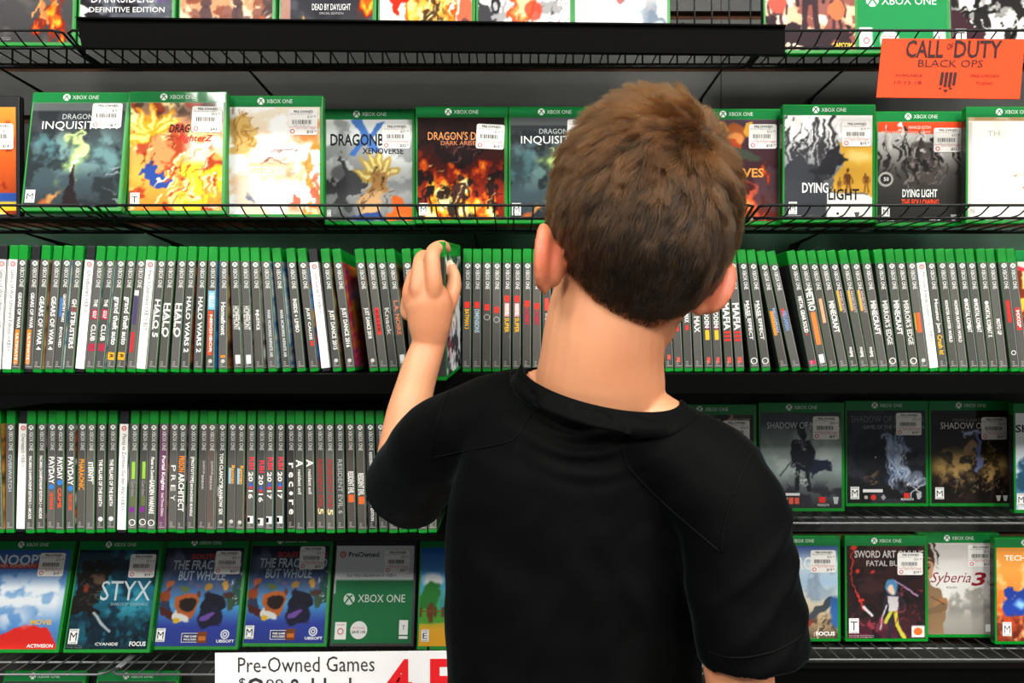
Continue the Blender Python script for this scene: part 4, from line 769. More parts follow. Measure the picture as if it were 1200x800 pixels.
# xt, xb, ytop, shell/kind, segments, palette, feature, tone
LEFT = [
 (4.5, -3, 288, 'kw', 'Gears of War Ultimate <XB1>', 'black-topped case with white spine and red ring'),
 (17, 8.5, 288, 'gw', 'Gears of War Ultimate Edition <XB1>', 'green-topped case with white spine and red ring'),
 (29, 20.5, 286, 'g', [T('GEARS OF WAR', .37, .65, .38), ('#', .66, .93, .5, OR_, -.1), T('ULTIMATE', .69, .9, .26, W_, -.08)], DK, 'grey spine with orange ribbon emblem'),
 (42, 34, 290, 'k', [T('GEARS OF WAR', .37, .65, .38), ('#', .66, .93, .5, OR_, -.2), T('ULTIMATE', .69, .9, .26, W_, -.18)], WARM, 'black-topped grey spine with orange ribbon emblem'),
 (55.5, 45, 286, 'g', [T('GEARS OF WAR 4', .4, .82, .5)], WARM, 'grey spine lettered with a bold 4'),
 (68.5, 58, 289, 'g', [T('GEARS OF WAR 4', .4, .82, .5)], DK, 'set-back grey spine lettered with a bold 4'),
 (80.5, 68.5, 286, 'g', [T('GEOMETRY WARS', .38, .6, .3, W_, .12), T('EVOLVED', .64, .8, .3), ('#', .41, .56, .25, BL_, -.25)], SKY, 'grey spine with small blue block'),
 (92, 80, 288, 'g', [T('GH', .42, .48, .5), T('O', .48, .52, .5, RD_), T('STBUSTERS', .52, .81, .5)], DK, 'grey spine with white title and one red letter'),
 (106, 93, 289, 'kw', 'Ghostbusters <XB1>', 'black-topped white spine with a short text'),
 (119, 106, 289, 'g', [('#', .5, .58, .8, 'a82a44', -.05), ('#', .77, .83, .8, 'a82a44', -.05), T('THE', .42, .48, .4), T('GOLF', .51, .57, .4), T('CLUB', .62, .75, .5)], SKY, 'grey spine with two crimson blocks'),
 (131.5, 117.5, 288, 'g', [('#', .5, .58, .8, 'a82a44', -.05), ('#', .77, .83, .8, 'a82a44', -.05), T('THE', .42, .48, .4), T('GOLF', .51, .57, .4), T('CLUB', .62, .75, .5)], SKY, 'grey spine with two crimson blocks'),
 (143, 129, 289, 'g', [T('grand theft auto', .4, .78, .75), RK, T('R', .855, .885, .4, '222222')], DK, 'dark spine with big white title and amber square'),
 (155, 141, 289, 'g', [T('grand theft auto', .4, .78, .75), RK, T('R', .855, .885, .4, '222222')], PUR, 'dark spine with big white title and amber square'),
 (167, 154, 289, 'g', [('#', .35, .39, .5, W_, -.2), ('#', .4, .62, .5, '4a4068', -.2), ('#', .68, .84, .4, 'c42a30', -.2)], RED, 'grey spine with dull purple and red strips'),
 (179, 166, 287, 'gw', 'Halo 5 Guardians <XB1> BST', 'green-topped white spine with a long grey text'),
 (191, 178.5, 289, 'g', [T('HALO 5', .42, .72, .6), T('GUARDIANS', .5, .66, .2, W_, -.35)], DK, 'grey spine with a title ending in 5'),
 (202, 191, 287, 'g', [T('HALO', .45, .72, .7), T('MASTER CHIEF', .46, .7, .18, W_, -.4)], DK, 'grey spine with wide four-letter white title'),
 (214, 204.5, 289, 'g', [T('HALO', .45, .72, .7), T('MASTER CHIEF', .46, .7, .18, W_, -.4)], DK, 'grey spine with wide four-letter white title'),
 (226, 217.5, 287, 'g', [T('HALO WARS 2', .4, .84, .5)], RED, 'grey spine with long white title ending in 2'),
 (237, 231, 289, 'g', [T('HALO WARS 2', .4, .84, .5)], DK, 'grey spine with long white title ending in 2'),
 (249, 245.5, 289, 'g', [('#', .35, .5, .85, '7ab8e4', 0), T('HELLO', .37, .48, .5), ('#', .51, .86, .55, 'ee4a2a', -.1), T('NEIGHBOR', .54, .84, .3), UB], ('1f5ca0', '2a7cc4', '1c4a8c'), 'grey spine with light blue and orange-red blocks'),
 (261, 260, 291, 'g', [T('Homefront', .44, .7, .5), ('#', .86, .88, .6, OR_, 0), UB], WARM, 'grey spine with white title and tiny orange mark'),
 (273, 278, 291, 'g', [T('HOMEFRONT', .47, .66, .7, 'd4d4d0'), SQ], WHT, 'grey spine with pale block title and white square'),
 (284.5, 290, 292, 'g', [T('HOMEFRONT', .47, .66, .7, 'd4d4d0'), SQ], PUR, 'grey spine with pale block title and white square'),
 (296, 302, 292, 'g', [T('INJUSTICE', .5, .66, .45)], WHT, 'grey spine with short white title and pale cover edge'),
 (309, 318, 293, 'g', [T('MARK MCMORRIS INFINITE AIR', .5, .88, .34, 'c9d2d4')], SKY, 'plain grey spine beside icy blue cover edge'),
 (323.5, 336, 293, 'g', [T('MARK MCMORRIS INFINITE AIR', .5, .88, .34, 'c9d2d4')], SKY, 'plain grey spine beside icy blue cover edge'),
 (340, 353, 293, 'g', [T('INSIDE + LIMBO', .41, .68, .42)], ('3a2c4a', '2c2430', '1c1c20'), 'dark grey spine with compact white title'),
 (353, 368, 293, 'g', [T('JUST CAUSE', .48, .74, .42), ('#', .75, .79, .4, RD_, .1)], ('f0a030', '2a6cd0', '6ab8f0', '2a5cb0', 'd83a2a', '8fa4d0'), 'grey spine with red mark beside bright blue cover edge'),
 (366, 382, 295, 'kw', 'Just Cause 3 <XB1>', 'black-capped white spine leaning left with grey text'),
 (380.5, 395, 293, 'g', [T('JUST DANCE 2015', .5, .82, .6), UB], WARM, 'grey spine with large white title, brown cover edge'),
 (394, 411, 292, 'g', [T('JUST DANCE 2016', .48, .8, .6), UB], ORG, 'grey spine beside a bright orange cover'),
 (420.5, 438.5, 290, 'g', [T('JUST DANCE 2018', .48, .73, .55), UB], RED, 'grey spine with white title, right of the orange cover'),
 (433, 450, 292, 'g', [('#', .48, .7, .5, RD_, 0), T('KILLER', .5, .68, .3, '7a1c1c')], DK, 'grey spine with red block'),
 (444.6, 461, 293, 'g', [T('Knack', .48, .7, .5, 'b9b9b4')], SKY, 'dark grey spine with faint pale script'),
 (457, 473, 293, 'g', [T('L.A. NOIRE', .42, .7, .5, 'd9825a'), SQ], WARM, 'grey spine with salmon title and white square'),
 (476, 487, 292, 'g', [T('LEFT ALIVE', .45, .7, .4)], DK, 'grey spine half hidden by the hand'),
 (489, 497.5, 292, 'g', [T('LEGO', .45, .6, .4)], DK, 'green-topped case mostly hidden behind the fingers'),
]
MID = [
 (548, 547, 292, [LEGO(.43), T('BATMAN 3', .49, .65, .5, YL_)], 'grey spine with red square and yellow title'),
 (559, 558.5, 294, [LEGO(.43), T('DIMENSIONS', .49, .68, .55, 'b8d4e0')], 'grey spine with red square and pale blue title'),
 (571, 570.5, 292, [LEGO(.45), ('O', .51, .6, .8, 'b4b4b0', 0)], 'grey spine with red square and pale emblem'),
 (582, 581.5, 294, [LEGO(.47), ('O', .53, .62, .8, 'b4b4b0', 0)], 'grey spine with red square and pale emblem'),
 (594.5, 593.5, 292, [LEGO(.38), ('#', .44, .55, .6, 'ee9a9a', 0), T('MARVEL', .45, .54, .4), T('SUPER', .56, .68, .5, YL_)], 'grey spine with red, pink and yellow blocks'),
 (606, 605.5, 295, [LEGO(.38), ('#', .44, .55, .6, 'ee9a9a', 0), T('MARVEL', .45, .54, .4), T('SUPER', .56, .68, .5, YL_)], 'grey spine with red, pink and yellow blocks'),
 (618, 617.5, 292, [LEGO(.42), T('HOBBIT', .48, .62, .5, 'c42a40')], 'grey spine with red square and crimson title'),
 (629, 629, 294, [LEGO(.44), T('HOBBIT', .5, .62, .5, 'c42a40')], 'grey spine with crimson title beside the left ear'),
 (640.5, 641, 293, [('#', .4, .5, .5, 'e04a3a', 0), T('WORLDS', .52, .66, .4)], 'grey spine with red mark, partly behind the neck'),
]
HID = [(652 + 11.75 * i, 653 + 11.75 * i, 293, [], 'grey spine') for i in range(10)]
RIGHT = [
 (769, 773.5, 293, [('#', .88, .93, .4, 'd8564a', 0)], 'grey spine beside the right side of the neck'),
 (779, 785, 293, [('#', .86, .9, .4, 'd8564a', 0)], 'grey spine below the right ear with tiny red mark'),
 (790, 796, 294, [T('MADDEN', .5, .62, .5), ('#', .63, .67, .4, RD_, 0), ('#', .88, .92, .4, 'd8564a', 0)], 'grey spine below the right ear with red block'),
 (801.5, 807, 293, [T('MAD MAX', .45, .6, .5), ('#', .62, .66, .4, RD_, 0)], 'grey spine below the right ear with white letters over red'),
 (812, 818.5, 294, [T('MAD MAX', .4, .68, .6)], 'grey spine with tall white title ending in X'),
 (823, 830, 293, [T('MADDEN', .45, .64, .5), ('o', .61, .66, .5, 'd86a9a', 0), ('#', .66, .74, .5, YL_, 0), ('#', .88, .93, .4, 'd8564a', 0)], 'grey spine with yellow block'),
 (834.5, 841.5, 294, [T('MADDEN', .45, .64, .5), ('o', .61, .66, .5, 'd86a9a', 0), ('#', .66, .74, .5, YL_, 0), ('#', .88, .93, .4, 'd8564a', 0)], 'grey spine with yellow block'),
 (846.5, 855, 293, [T('MAFIA', .44, .66, .75), T('III', .67, .75, .75, RD_), ('#', .88, .93, .5, 'd8564a', .05)], 'grey spine with bold white title over red bars'),
 (858.5, 868.5, 294, [T('MAFIA', .44, .66, .75), T('III', .67, .75, .75, RD_), ('#', .88, .93, .5, 'd8564a', .05)], 'grey spine with bold white title over red bars'),
 (868, 884, 294, [T('MASS EFFECT', .42, .74, .4), EA, T('ANDROMEDA', .44, .56, .15, W_, -.35)], 'grey spine with white ring emblem'),
 (878.5, 896.5, 294, [T('MASS EFFECT', .42, .74, .4), EA, T('ANDROMEDA', .44, .56, .15, W_, -.35)], 'grey spine with white ring emblem'),
 (889.5, 917, 294, [('#', .5, .7, .4, OR_, -.2), T('MEGAMAN', .48, .68, .3, '8fb4e0', .15)], 'leaning grey spine with orange and blue strip'),
 (900.5, 931, 294, [('#', .48, .54, .4, RD_, -.15), T('MEGAMAN', .5, .66, .5, '7c9cd0')], 'leaning grey spine with blue title beside the gap'),
]
RB = [
 (929, 956, 293, [T('METAL GEAR SOLID', .38, .68, .45), ('#', .69, .7, .3, RD_, 0), ('#', .91, .94, .8, 'c42a5c', 0)], 'grey spine showing its black left side next to the gap'),
 (941, 967.5, 293, [T('METRO', .32, .5, .75), ('#', .51, .78, .6, 'ee7a3a', 0), SQ], 'grey spine with long orange block and white square'),
 (952.5, 979, 293, [('#', .4, .6, .4, 'e8a07c', 0)], 'grey spine with salmon block'),
 (964, 991, 292, [T('MINECRAFT', .42, .68, .6)], 'grey spine with blocky white title'),
 (975.5, 1003, 292, [('#', .33, .5, .3, 'd9a44a', -.2), T('MINECRAFT', .34, .52, .3, 'b9a8b4', .15), T('mojang', .8, .88, .5)], 'grey spine with mustard strip'),
 (987, 1013, 291, [('#', .33, .5, .3, 'd9a44a', -.2), T('MINECRAFT', .34, .52, .3, 'b9a8b4', .15), T('mojang', .8, .88, .5)], 'grey spine with mustard strip'),
 (999, 1024, 292, [('#', .33, .5, .3, 'd9a44a', -.2), T('MINECRAFT', .34, .52, .3, 'b9a8b4', .15), T('mojang', .8, .88, .5)], 'grey spine with mustard strip'),
 (1013, 1035.5, 293, [T('MINECRAFT', .42, .7, .6)], 'grey spine with blocky white title'),
 (1027, 1045.5, 293, [T("MIRROR'S EDGE", .42, .78, .6, 'd8d8d4'), EA], 'grey spine with double title and white ring emblem'),
 (1039.5, 1057, 291, [T('MINECRAFT', .42, .7, .6)], 'grey spine with blocky white title'),
 (1051.5, 1070, 292, [T("MIRROR'S EDGE", .42, .78, .6, 'd8d8d4'), EA], 'grey spine with double title and white ring emblem'),
 (1067, 1084.5, 292, [('#', .52, .68, .6, 'e8643a', 0), ('#', .52, .66, .2, YL_, -.3), UB], 'grey spine with orange-red block'),
 (1079, 1096.5, 292, 'Monster Energy Supercross <XB1>', 'green-topped white spine with red ring and grey text'),
 (1090.5, 1107.5, 293, [T('Monster Jam', .41, .68, .5), T('Crush It!', .7, .86, .55, YL_)], 'grey spine with white over yellow lettering'),
 (1101.5, 1118.5, 291, [T('MONSTER HUNTER WORLD', .42, .76, .36)], 'grey spine with long thin white title'),
 (1113, 1130, 292, [T('MONSTER HUNTER WORLD', .42, .76, .36)], 'grey spine with long thin white title'),
 (1124, 1141.5, 291, [('o', .4, .44, .5, W_, 0), T('MORTAL KOMBAT', .44, .68, .5)], 'grey spine with round mark over white title'),
 (1136, 1153, 292, [('o', .4, .44, .5, W_, 0), T('MORTAL KOMBAT', .44, .68, .5)], 'grey spine with round mark over white title'),
 (1147.5, 1163, 292, [('o', .42, .46, .5, W_, 0), T('MORTAL KOMBAT X', .46, .72, .5)], 'grey spine with round mark over longer white title'),
 (1158.5, 1174.5, 293, [T('MOTO GP', .57, .7, .45)], 'grey spine with short low white title'),
 (1169.5, 1186, 290, [('#', .42, .6, .5, 'b8302a', 0), ('O', .82, .87, .6, W_, 0)], 'purple-tinted grey spine with dull red emblem'),
 (1181, 1197.5, 292, [('#', .48, .66, .6, 'd8342e', 0), T('MXGP', .5, .64, .4)], 'grey spine with red emblem at the right end'),
]
PDY = lambda c2, l: [T('PAYDAY', .38, .38 + l, .6), ('o', .38 + l, .43 + l, .7, '2f78c8', 0), T(c2, .45 + l, .72 + l * .4, .4, 'ee5a2a')]
LOW = [
 (0, 3.5, 482, 'g', [T('OUTLAST', .45, .65, .4)], ('2a2018', 'e08a3a', 'd9a44a'), 'grey spine cut by the frame beside an orange cover edge'),
 (11.5, 10.5, 483, 'g', [T('OVERWATCH', .36, .66, .4, 'a8b0b4')], DK, 'grey spine with long pale grey title'),
 (24, 20.5, 483, 'kw', 'Overwatch <XB1>', 'black-topped white spine with short grey text'),
 (37, 35.5, 483, 'g', [T('PAC-MAN CHAMPIONSHIP EDITION 2 + ARCADE', .37, .88, .32)], DK, 'grey spine with very long thin white title'),
 (49, 47.5, 481, 'g', [T('PAC-MAN CHAMPIONSHIP EDITION 2 + ARCADE', .37, .88, .32)], PUR, 'grey spine with very long thin white title'),
 (61, 59.5, 484, 'g', PDY('CRIMEWAVE', .22), DK, 'grey spine with white title, blue ball and orange text'),
 (72.3, 71, 483, 'g', PDY('CRIME', .18), DK, 'grey spine with smaller white title and blue ball'),
 (83.5, 82.5, 484, 'g', PDY('THE BIG SCORE', .23), ('e84a2a', '2a2420', 'd8d4cc', '2c4a3a'), 'grey spine with white title and blue ball beside red strip'),
 (95.5, 93.5, 482, 'g', [T('PHARAONIC', .4, .65, .6, 'e8922a')], SKY, 'grey spine with orange title'),
 (107.5, 105.5, 482, 'g', [T('ETERNITY', .42, .58, .5), T('PILLARS', .46, .6, .15, W_, .35)], DK, 'grey spine with short white title'),
 (119.5, 117.5, 481, 'g', [T('THE PILLARS OF THE EARTH', .4, .78, .42, W_, -.05), ('o', .86, .91, .6, W_, 0)], DK, 'grey spine with serif-like white title and leaf disc'),
 (132.5, 130, 482, 'g', [T('THE PILLARS OF THE EARTH', .4, .78, .42, W_, -.05), ('o', .86, .91, .6, W_, 0)], DK, 'grey spine with serif-like white title and leaf disc'),
 (146, 142.5, 481, 'kw', 'Plants vs Zombies Garden War <XB1>', 'black-topped white spine with long grey text'),
 (158.5, 155, 482, 'g', [('#', .42, .56, .4, '8fc43a', 0), T('Garden', .57, .7, .4, '8a8a84'), ('#', .7, .78, .5, '5c6a3a', 0), ('#', .79, .83, .6, '7a2a8c', -.1), EA], DK, 'grey spine with lime, olive and purple blocks'),
 (170, 166.5, 481, 'g', [('#', .42, .56, .4, '8fc43a', 0), T('Garden', .57, .7, .4, '8a8a84'), ('#', .7, .78, .5, '5c6a3a', 0), ('#', .79, .83, .6, '7a2a8c', -.1), EA], PUR, 'grey spine with lime, olive and purple blocks'),
 (182, 178.5, 482, 'g', [T('Plants vs Zombies', .38, .58, .35), T('GARDEN WARFARE', .56, .84, .55), EA], DK, 'grey spine with white double title and ring emblem'),
 (193, 190, 481, 'g', [T('Portal Knights', .37, .65, .5, 'f2e8ee'), T('Gold Throne Edition', .67, .86, .3, 'e0ccd8')], ('e0702a', '4a2c3c', '8c3a6a'), 'plum purple spine with white title', '6a4460'),
 (204, 201, 482, 'g', [('P', .45, .5, .5, W_, 0), ('R', .53, .58, .5, W_, 0), ('E', .61, .66, .5, W_, 0), ('Y', .69, .74, .5, W_, 0)], WARM, 'dark spine with four widely spaced white letters'),
 (215, 212, 481, 'g', [T('PRISON', .37, .5, .65, OR_), T('ARCHITECT', .51, .82, .65)], PUR, 'grey spine with orange then white capitals'),
 (227, 223.5, 482, 'g', [T('[PROTOTYPE]', .38, .59, .42), T('BIOHAZARD BUNDLE', .6, .86, .28)], DK, 'dark grey spine with bracketed white title'),
 (238, 235.5, 480, 'g', [T('QUANTUM', .41, .52, .28, 'b4b4b4', .1), T('BREAK', .53, .65, .25, 'b4b4b4')], WHT, 'grey spine with faint thin title'),
 (249.5, 247, 482, 'g', [T('QUANTUM', .41, .52, .28, 'b4b4b4', .1), T('BREAK', .53, .65, .25, 'b4b4b4')], ('d8d4d4', 'b8a8a4', 'e0dcda'), 'brownish grey spine with faint thin title', '5c504e'),
 (260.5, 258, 481, 'g', [T("TOM CLANCY'S", .35, .62, .42), T('RAINBOW SIX', .62, .85, .42), T('SIEGE', .62, .7, .2, 'b4b4b4', -.35), UB], DK, 'grey spine with white two-part title and round emblem'),
 (272, 270, 480, 'g', [T('Rayman', .45, .6, .5, 'f0a83a', .1), ('#', .47, .6, .3, '8fb8d0', -.25), UB], RED, 'grey spine with orange and pale blue title'),
 (283.5, 281.5, 481, 'g', [T('Rayman', .45, .6, .5, 'f0a83a', .1), ('#', .47, .6, .3, '8fb8d0', -.25), UB], RED, 'grey spine with orange and pale blue title'),
 (295, 293.5, 480, 'g', [T('RBI', .38, .48, .55, 'e0384a', .1), T('20', .5, .58, .5), ('#', .59, .62, .4, '3a5ab8', 0), ('#', .62, .64, .4, RD_, 0), T('16', .65, .72, .5), ('#', .86, .92, .7, 'e8e8ec', 0), ('#', .87, .91, .3, '3a5ab8', -.2)], ('1c2c6c', '2a2c3a'), 'grey spine with red emblem over the number 16'),
 (306, 304.5, 481, 'g', [T('RBI', .41, .51, .55, 'e0384a', .1), T('20', .53, .61, .5), ('#', .62, .65, .4, '3a5ab8', 0), ('#', .65, .67, .4, RD_, 0), T('16', .68, .75, .5), ('#', .88, .94, .7, 'e8e8ec', 0), ('#', .89, .93, .3, '3a5ab8', -.2)], ('1c2c6c', '2a2c3a'), 'grey spine with red emblem set lower over the number 16'),
 (317.5, 316, 480, 'g', [T('RBI', .38, .48, .55, 'e0384a', .1), T('20', .5, .58, .5), ('#', .59, .62, .4, '3a5ab8', 0), ('#', .62, .64, .4, RD_, 0), T('17', .65, .72, .5), ('#', .86, .92, .7, 'e8e8ec', 0), ('#', .87, .91, .3, '3a5ab8', -.2)], ('1c2c6c', '2a2c3a'), 'grey spine with red emblem over the number 17'),
 (328.5, 327.5, 481, 'g', [T('RBI', .38, .48, .55, 'e0384a', .1), T('20', .5, .58, .5), ('#', .59, .62, .4, '3a5ab8', 0), ('#', .62, .64, .4, RD_, 0), T('17', .65, .72, .5), ('#', .86, .92, .7, 'e8e8ec', 0), ('#', .87, .91, .3, '3a5ab8', -.2)], ('1c2c6c', '2a2c3a'), 'grey spine with red emblem over the number 17'),
 (340, 341, 481, 'g', [(ch, .43 + i * .075, .475 + i * .075, .5, W_, 0, 1) for i, ch in enumerate('recore')], ('2c6ca0', '2a3c5c', 'e0743a'), 'near-black spine with six spaced white letters', '3a3634'),
 (351, 352, 480, 'g', [('A', .4, .46, .8, W_, .0, 1), T('resident evil', .48, .68, .4, 'dcdcd8')], DK, 'grey spine with white angular A mark'),
 (362.5, 364, 481, 'g', [('A', .4, .46, .8, W_, .0, 1), T('resident evil', .48, .68, .4, 'dcdcd8')], DK, 'grey spine with white angular A mark'),
 (374, 376, 480, 'g', [T('RESIDENT EVIL', .4, .8, .5, 'a8342c'), T('5', .8, .85, .6, 'f0d8a0')], DK, 'grey spine with dark red title and cream numeral'),
 (386, 387.5, 481, 'g', [T('RESIDENT EVIL', .4, .8, .5, 'a8342c'), T('5', .8, .85, .6, 'f0d8a0')], DK, 'grey spine with dark red title and cream numeral'),
 (397.5, 399.5, 480, 'g', [T('RESIDENT EVIL 6', .4, .84, .5, 'b4b8b8', 0, False)], DK, 'grey spine with thin pale grey title'),
 (409.5, 412.5, 480, 'g', [T('RESIDENT EVIL', .5, .68, .65), ('#', .69, .75, .7, 'ee642a', 0)], WHT, 'dark spine with white block title and orange square', '4c4844'),
 (421, 424.5, 480, 'g', [T('RESIDENT EVIL', .51, .69, .65), ('#', .7, .76, .7, 'ee642a', 0)], WHT, 'grey spine with white block title and orange square'),
 (433, 437, 480, 'g', [T('RESIDENT EVIL 7 BIOHAZARD GOLD EDITION', .34, .9, .35)], DK, 'near-black spine with very long white title beside the arm', '343436'),
 (445, 449.5, 480, 'g', [], WARM, 'grey spine partly behind the forearm'),
 (457, 461, 481, 'g', [], DK, 'grey spine behind forearm, its green foot under the elbow'),
 (468.5, 472.5, 481, 'g', [], DK, 'grey spine hidden by the sleeve with foot in view'),
 (480, 484, 481, 'g', [], DK, 'grey spine hidden by the sleeve with foot in view'),
 (491.5, 495.5, 481, 'g', [], DK, 'grey spine hidden by the sleeve with foot in view'),
 (503, 507, 481, 'g', [], DK, 'grey spine hidden by the sleeve with foot in view'),
]
ORD = 'first second third fourth fifth sixth seventh eighth ninth tenth eleventh twelfth thirteenth fourteenth fifteenth sixteenth seventeenth eighteenth nineteenth twentieth'.split()
def ordw(i): return ORD[i] if i < 20 else ('twenty-' + ORD[i - 20] if i < 29 else ('thirtieth' if i == 29 else ('thirty-' + ORD[i - 30] if i < 39 else ('fortieth' if i == 39 else 'forty-' + ORD[i - 40]))))
def layout(rows, z):
    out = []
    for k, (xt, xb, yt) in enumerate(rows):
        if z == ZA: base = float(np.interp(xt, [0, 250, 400, 640, 920, 1190], [1.064, 1.082, 1.10, 1.105, 1.108, 1.098])); Y = base + .12 * ((z + .1695) * F / (400 - yt) - base)
        else: Y = 1.107 + .0025 * ((k * 7) % 3 - 1)
        hp = .171 * F / Y; a = math.atan((xt - xb) / (hp * .96)); x = ((xb - (xt - xb) * .02) - 600) / F * Y
        out.append([x, Y, a])
    for _ in range(60):                                     # neighbours touch but never cut into each other
        for p_, q_ in zip(out, out[1:]):
            gap = min(q_[0] - p_[0], q_[0] + math.tan(q_[2]) * .17 - p_[0] - math.tan(p_[2]) * .17)
            need = .01335 / math.cos(p_[2])
            if gap < need: d_ = (need - gap) / 2; p_[0] -= d_; q_[0] += d_
    return out
def place_spine(lay, z, shell, segs, pal, label, group, seed, spine=None):
    x, Y, a = lay; white = False
    if 'w' in shell: white = segs; segs = ()
    rot = Matrix.Rotation(a, 4, 'Y')
    loc = Vector((x, Y + .0675, CAMZ + z + .0005 + HX * abs(math.sin(a))))
    return build_case(loc, rot, label, group, shell[0], spine, segs, pal, seed=seed, white=white)
UP = layout([r[:3] for r in LEFT], ZA) + layout([r[:3] for r in MID + HID + RIGHT], ZA) + layout([r[:3] for r in RB], ZA)
LO = layout([r[:3] for r in LOW], ZB); UP = iter(UP); LO = iter(LO)
sd = 100
for i, r in enumerate(LEFT):
    sd += 1
    xt, xb, yt, sh = r[:4]
    if 'w' in sh: segs, pal, feat = r[4], ('e8e8e4', 'd8d8d4'), r[5]
    else: segs, pal, feat = r[4], r[5], r[6]
    place_spine(next(UP), ZA, sh, segs, pal, feat + ', ' + ordw(i) + ' from left, upper spines', 'upper spine row left of the hand', sd)
for i, r in enumerate(MID):
    sd += 1; place_spine(next(UP), ZA, 'g', r[3], DK, r[4] + ', ' + ordw(i) + ' right of the hand', 'upper spine row between hand and head', sd)
for i, r in enumerate(HID):
    sd += 1; place_spine(next(UP), ZA, 'g', r[3], DK, 'grey-spined game case hidden behind the head and neck', 'spines hidden behind the neck', sd)
for i, r in enumerate(RIGHT):
    sd += 1; n = len(RIGHT) - 1 - i
    place_spine(next(UP), ZA, 'g', r[3], DK, r[4] + ', ' + ordw(n) + ' left of the gap', 'upper spine row between ear and gap', sd)
for i, r in enumerate(RB):
    sd += 1; wsh = isinstance(r[3], str)
    place_spine(next(UP), ZA, 'gw' if wsh else 'g', r[3], (DK, WHT, WARM, RED)[i % 4], r[4] + ', ' + ordw(i) + ' right of the gap', 'upper spine row right of the gap', sd)
for i, r in enumerate(LOW):
    sd += 1
    xt, xb, yt, sh = r[:4]
    if 'w' in sh: segs, pal, feat = r[4], ('e8e8e4', '1f6e40', '2c7a4c'), r[5]
    else: segs, pal, feat = r[4], r[5], r[6]
    place_spine(next(LO), ZB, sh, segs, pal, feat + ', ' + ordw(i) + ' from left, lower spines', 'lower spine row', sd, r[7] if len(r) > 7 else None)
# the case being pulled out
Yp = .985
c = Cv(77); c.grad('3c3c44', '8a8c98', '6a6470', '2c2a30').cloud('e0e2e8', 5, 6, .5, .65).cloud('1c1a20', 5, 7, .5, .62).strokes(12, 'c4344a', .03, .2, 80, (0, .1, .4, .5))
rot = Matrix.Rotation(R(-5), 4, 'Z') @ Matrix.Rotation(R(5), 4, 'X')
rot = Matrix.Rotation(R(-4.5), 4, 'Z') @ Matrix.Rotation(R(5), 4, 'X')
pv = P(517.5, 446, Yp)
loc = pv - (rot @ Vector((0, -.0675, 0, 1))).to_3d()
build_case(loc, rot, 'game case tilted out of the upper row, held by the boy\'s hand', 'case being pulled out', 'g', '39393a', [], DK, seed=77, front=c.out(), cover=d_none, header=False)


# ------------------------------------------------------------------ the boy
def V(x, y, z): return Vector((x, y, CAMZ + z))
def ring_loft(mb, secs, N=20, cap=True):
    """secs: (centre, a, b, side axis) - elliptic rings along a path, round caps"""
    cs = [Vector(s[0]) for s in secs]; S = []
    for i, s in enumerate(secs):
        d = (cs[min(i + 1, len(cs) - 1)] - cs[max(i - 1, 0)]).normalized()
        sd = Vector(s[3]) if len(s) > 3 else Vector((1, 0, 0))
        sd = (sd - d * sd.dot(d)).normalized(); up = d.cross(sd)
        S.append((cs[i], s[1], s[2], sd, up, d))
    if cap:
        def capr(t, sg):
            c, a, b, sd, up, d = t; r = min(a, b)
            return [(c + d * sg * r * math.sin(q), a * math.cos(q) + 1e-5, b * math.cos(q) + 1e-5, sd, up, d) for q in (R(30), R(58), R(80))]
        S = capr(S[0], -1)[::-1] + S + capr(S[-1], 1)
    vs = []; fs = []
    for c, a, b, sd, up, d in S:
        for k in range(N): t = 2 * math.pi * k / N; vs.append(c + sd * a * math.cos(t) + up * b * math.sin(t))
    for i in range(len(S) - 1):
        for k in range(N): fs.append((i * N + k, i * N + (k + 1) % N, (i + 1) * N + (k + 1) % N, (i + 1) * N + k))
    fs.append(tuple(range(N))[::-1]); fs.append(tuple(range((len(S) - 1) * N, len(S) * N))); mb.add(vs, fs)
def smooth_path(secs, n=4):
    """Catmull-Rom through the sections"""
    out = []
    P_ = [Vector(s[0]) for s in secs]
    for i in range(len(secs) - 1):
        p0, p1, p2, p3 = P_[max(i - 1, 0)], P_[i], P_[i + 1], P_[min(i + 2, len(P_) - 1)]
        for k in range(n):
            t = k / n; q = .5 * ((2 * p1) + (p2 - p0) * t + (2 * p0 - 5 * p1 + 4 * p2 - p3) * t * t + (3 * p1 - p0 - 3 * p2 + p3) * t ** 3)
            e = t * t * (3 - 2 * t); a = secs[i][1] * (1 - e) + secs[i + 1][1] * e; b = secs[i][2] * (1 - e) + secs[i + 1][2] * e
            out.append((q, a, b, secs[i][3] if len(secs[i]) > 3 else (1, 0, 0)))
    out.append(secs[-1]); return out
def ellipsoid(mb, c, r, M3=None, nu=20, nv=14):
    c = Vector(c); vs = []; fs = []
    for j in range(nv + 1):
        ph = math.pi * (j + .02) / (nv + .04)
        for i in range(nu):
            th = 2 * math.pi * i / nu; v = Vector((r[0] * math.sin(ph) * math.cos(th), r[1] * math.sin(ph) * math.sin(th), r[2] * math.cos(ph)))
            vs.append(c + (M3 @ v if M3 else v))
    for j in range(nv):
        for i in range(nu): fs.append((j * nu + i, (j + 1) * nu + i, (j + 1) * nu + (i + 1) % nu, j * nu + (i + 1) % nu))
    fs.append(tuple(range(nu))); fs.append(tuple(range(nv * nu, (nv + 1) * nu))[::-1]); mb.add(vs, fs)
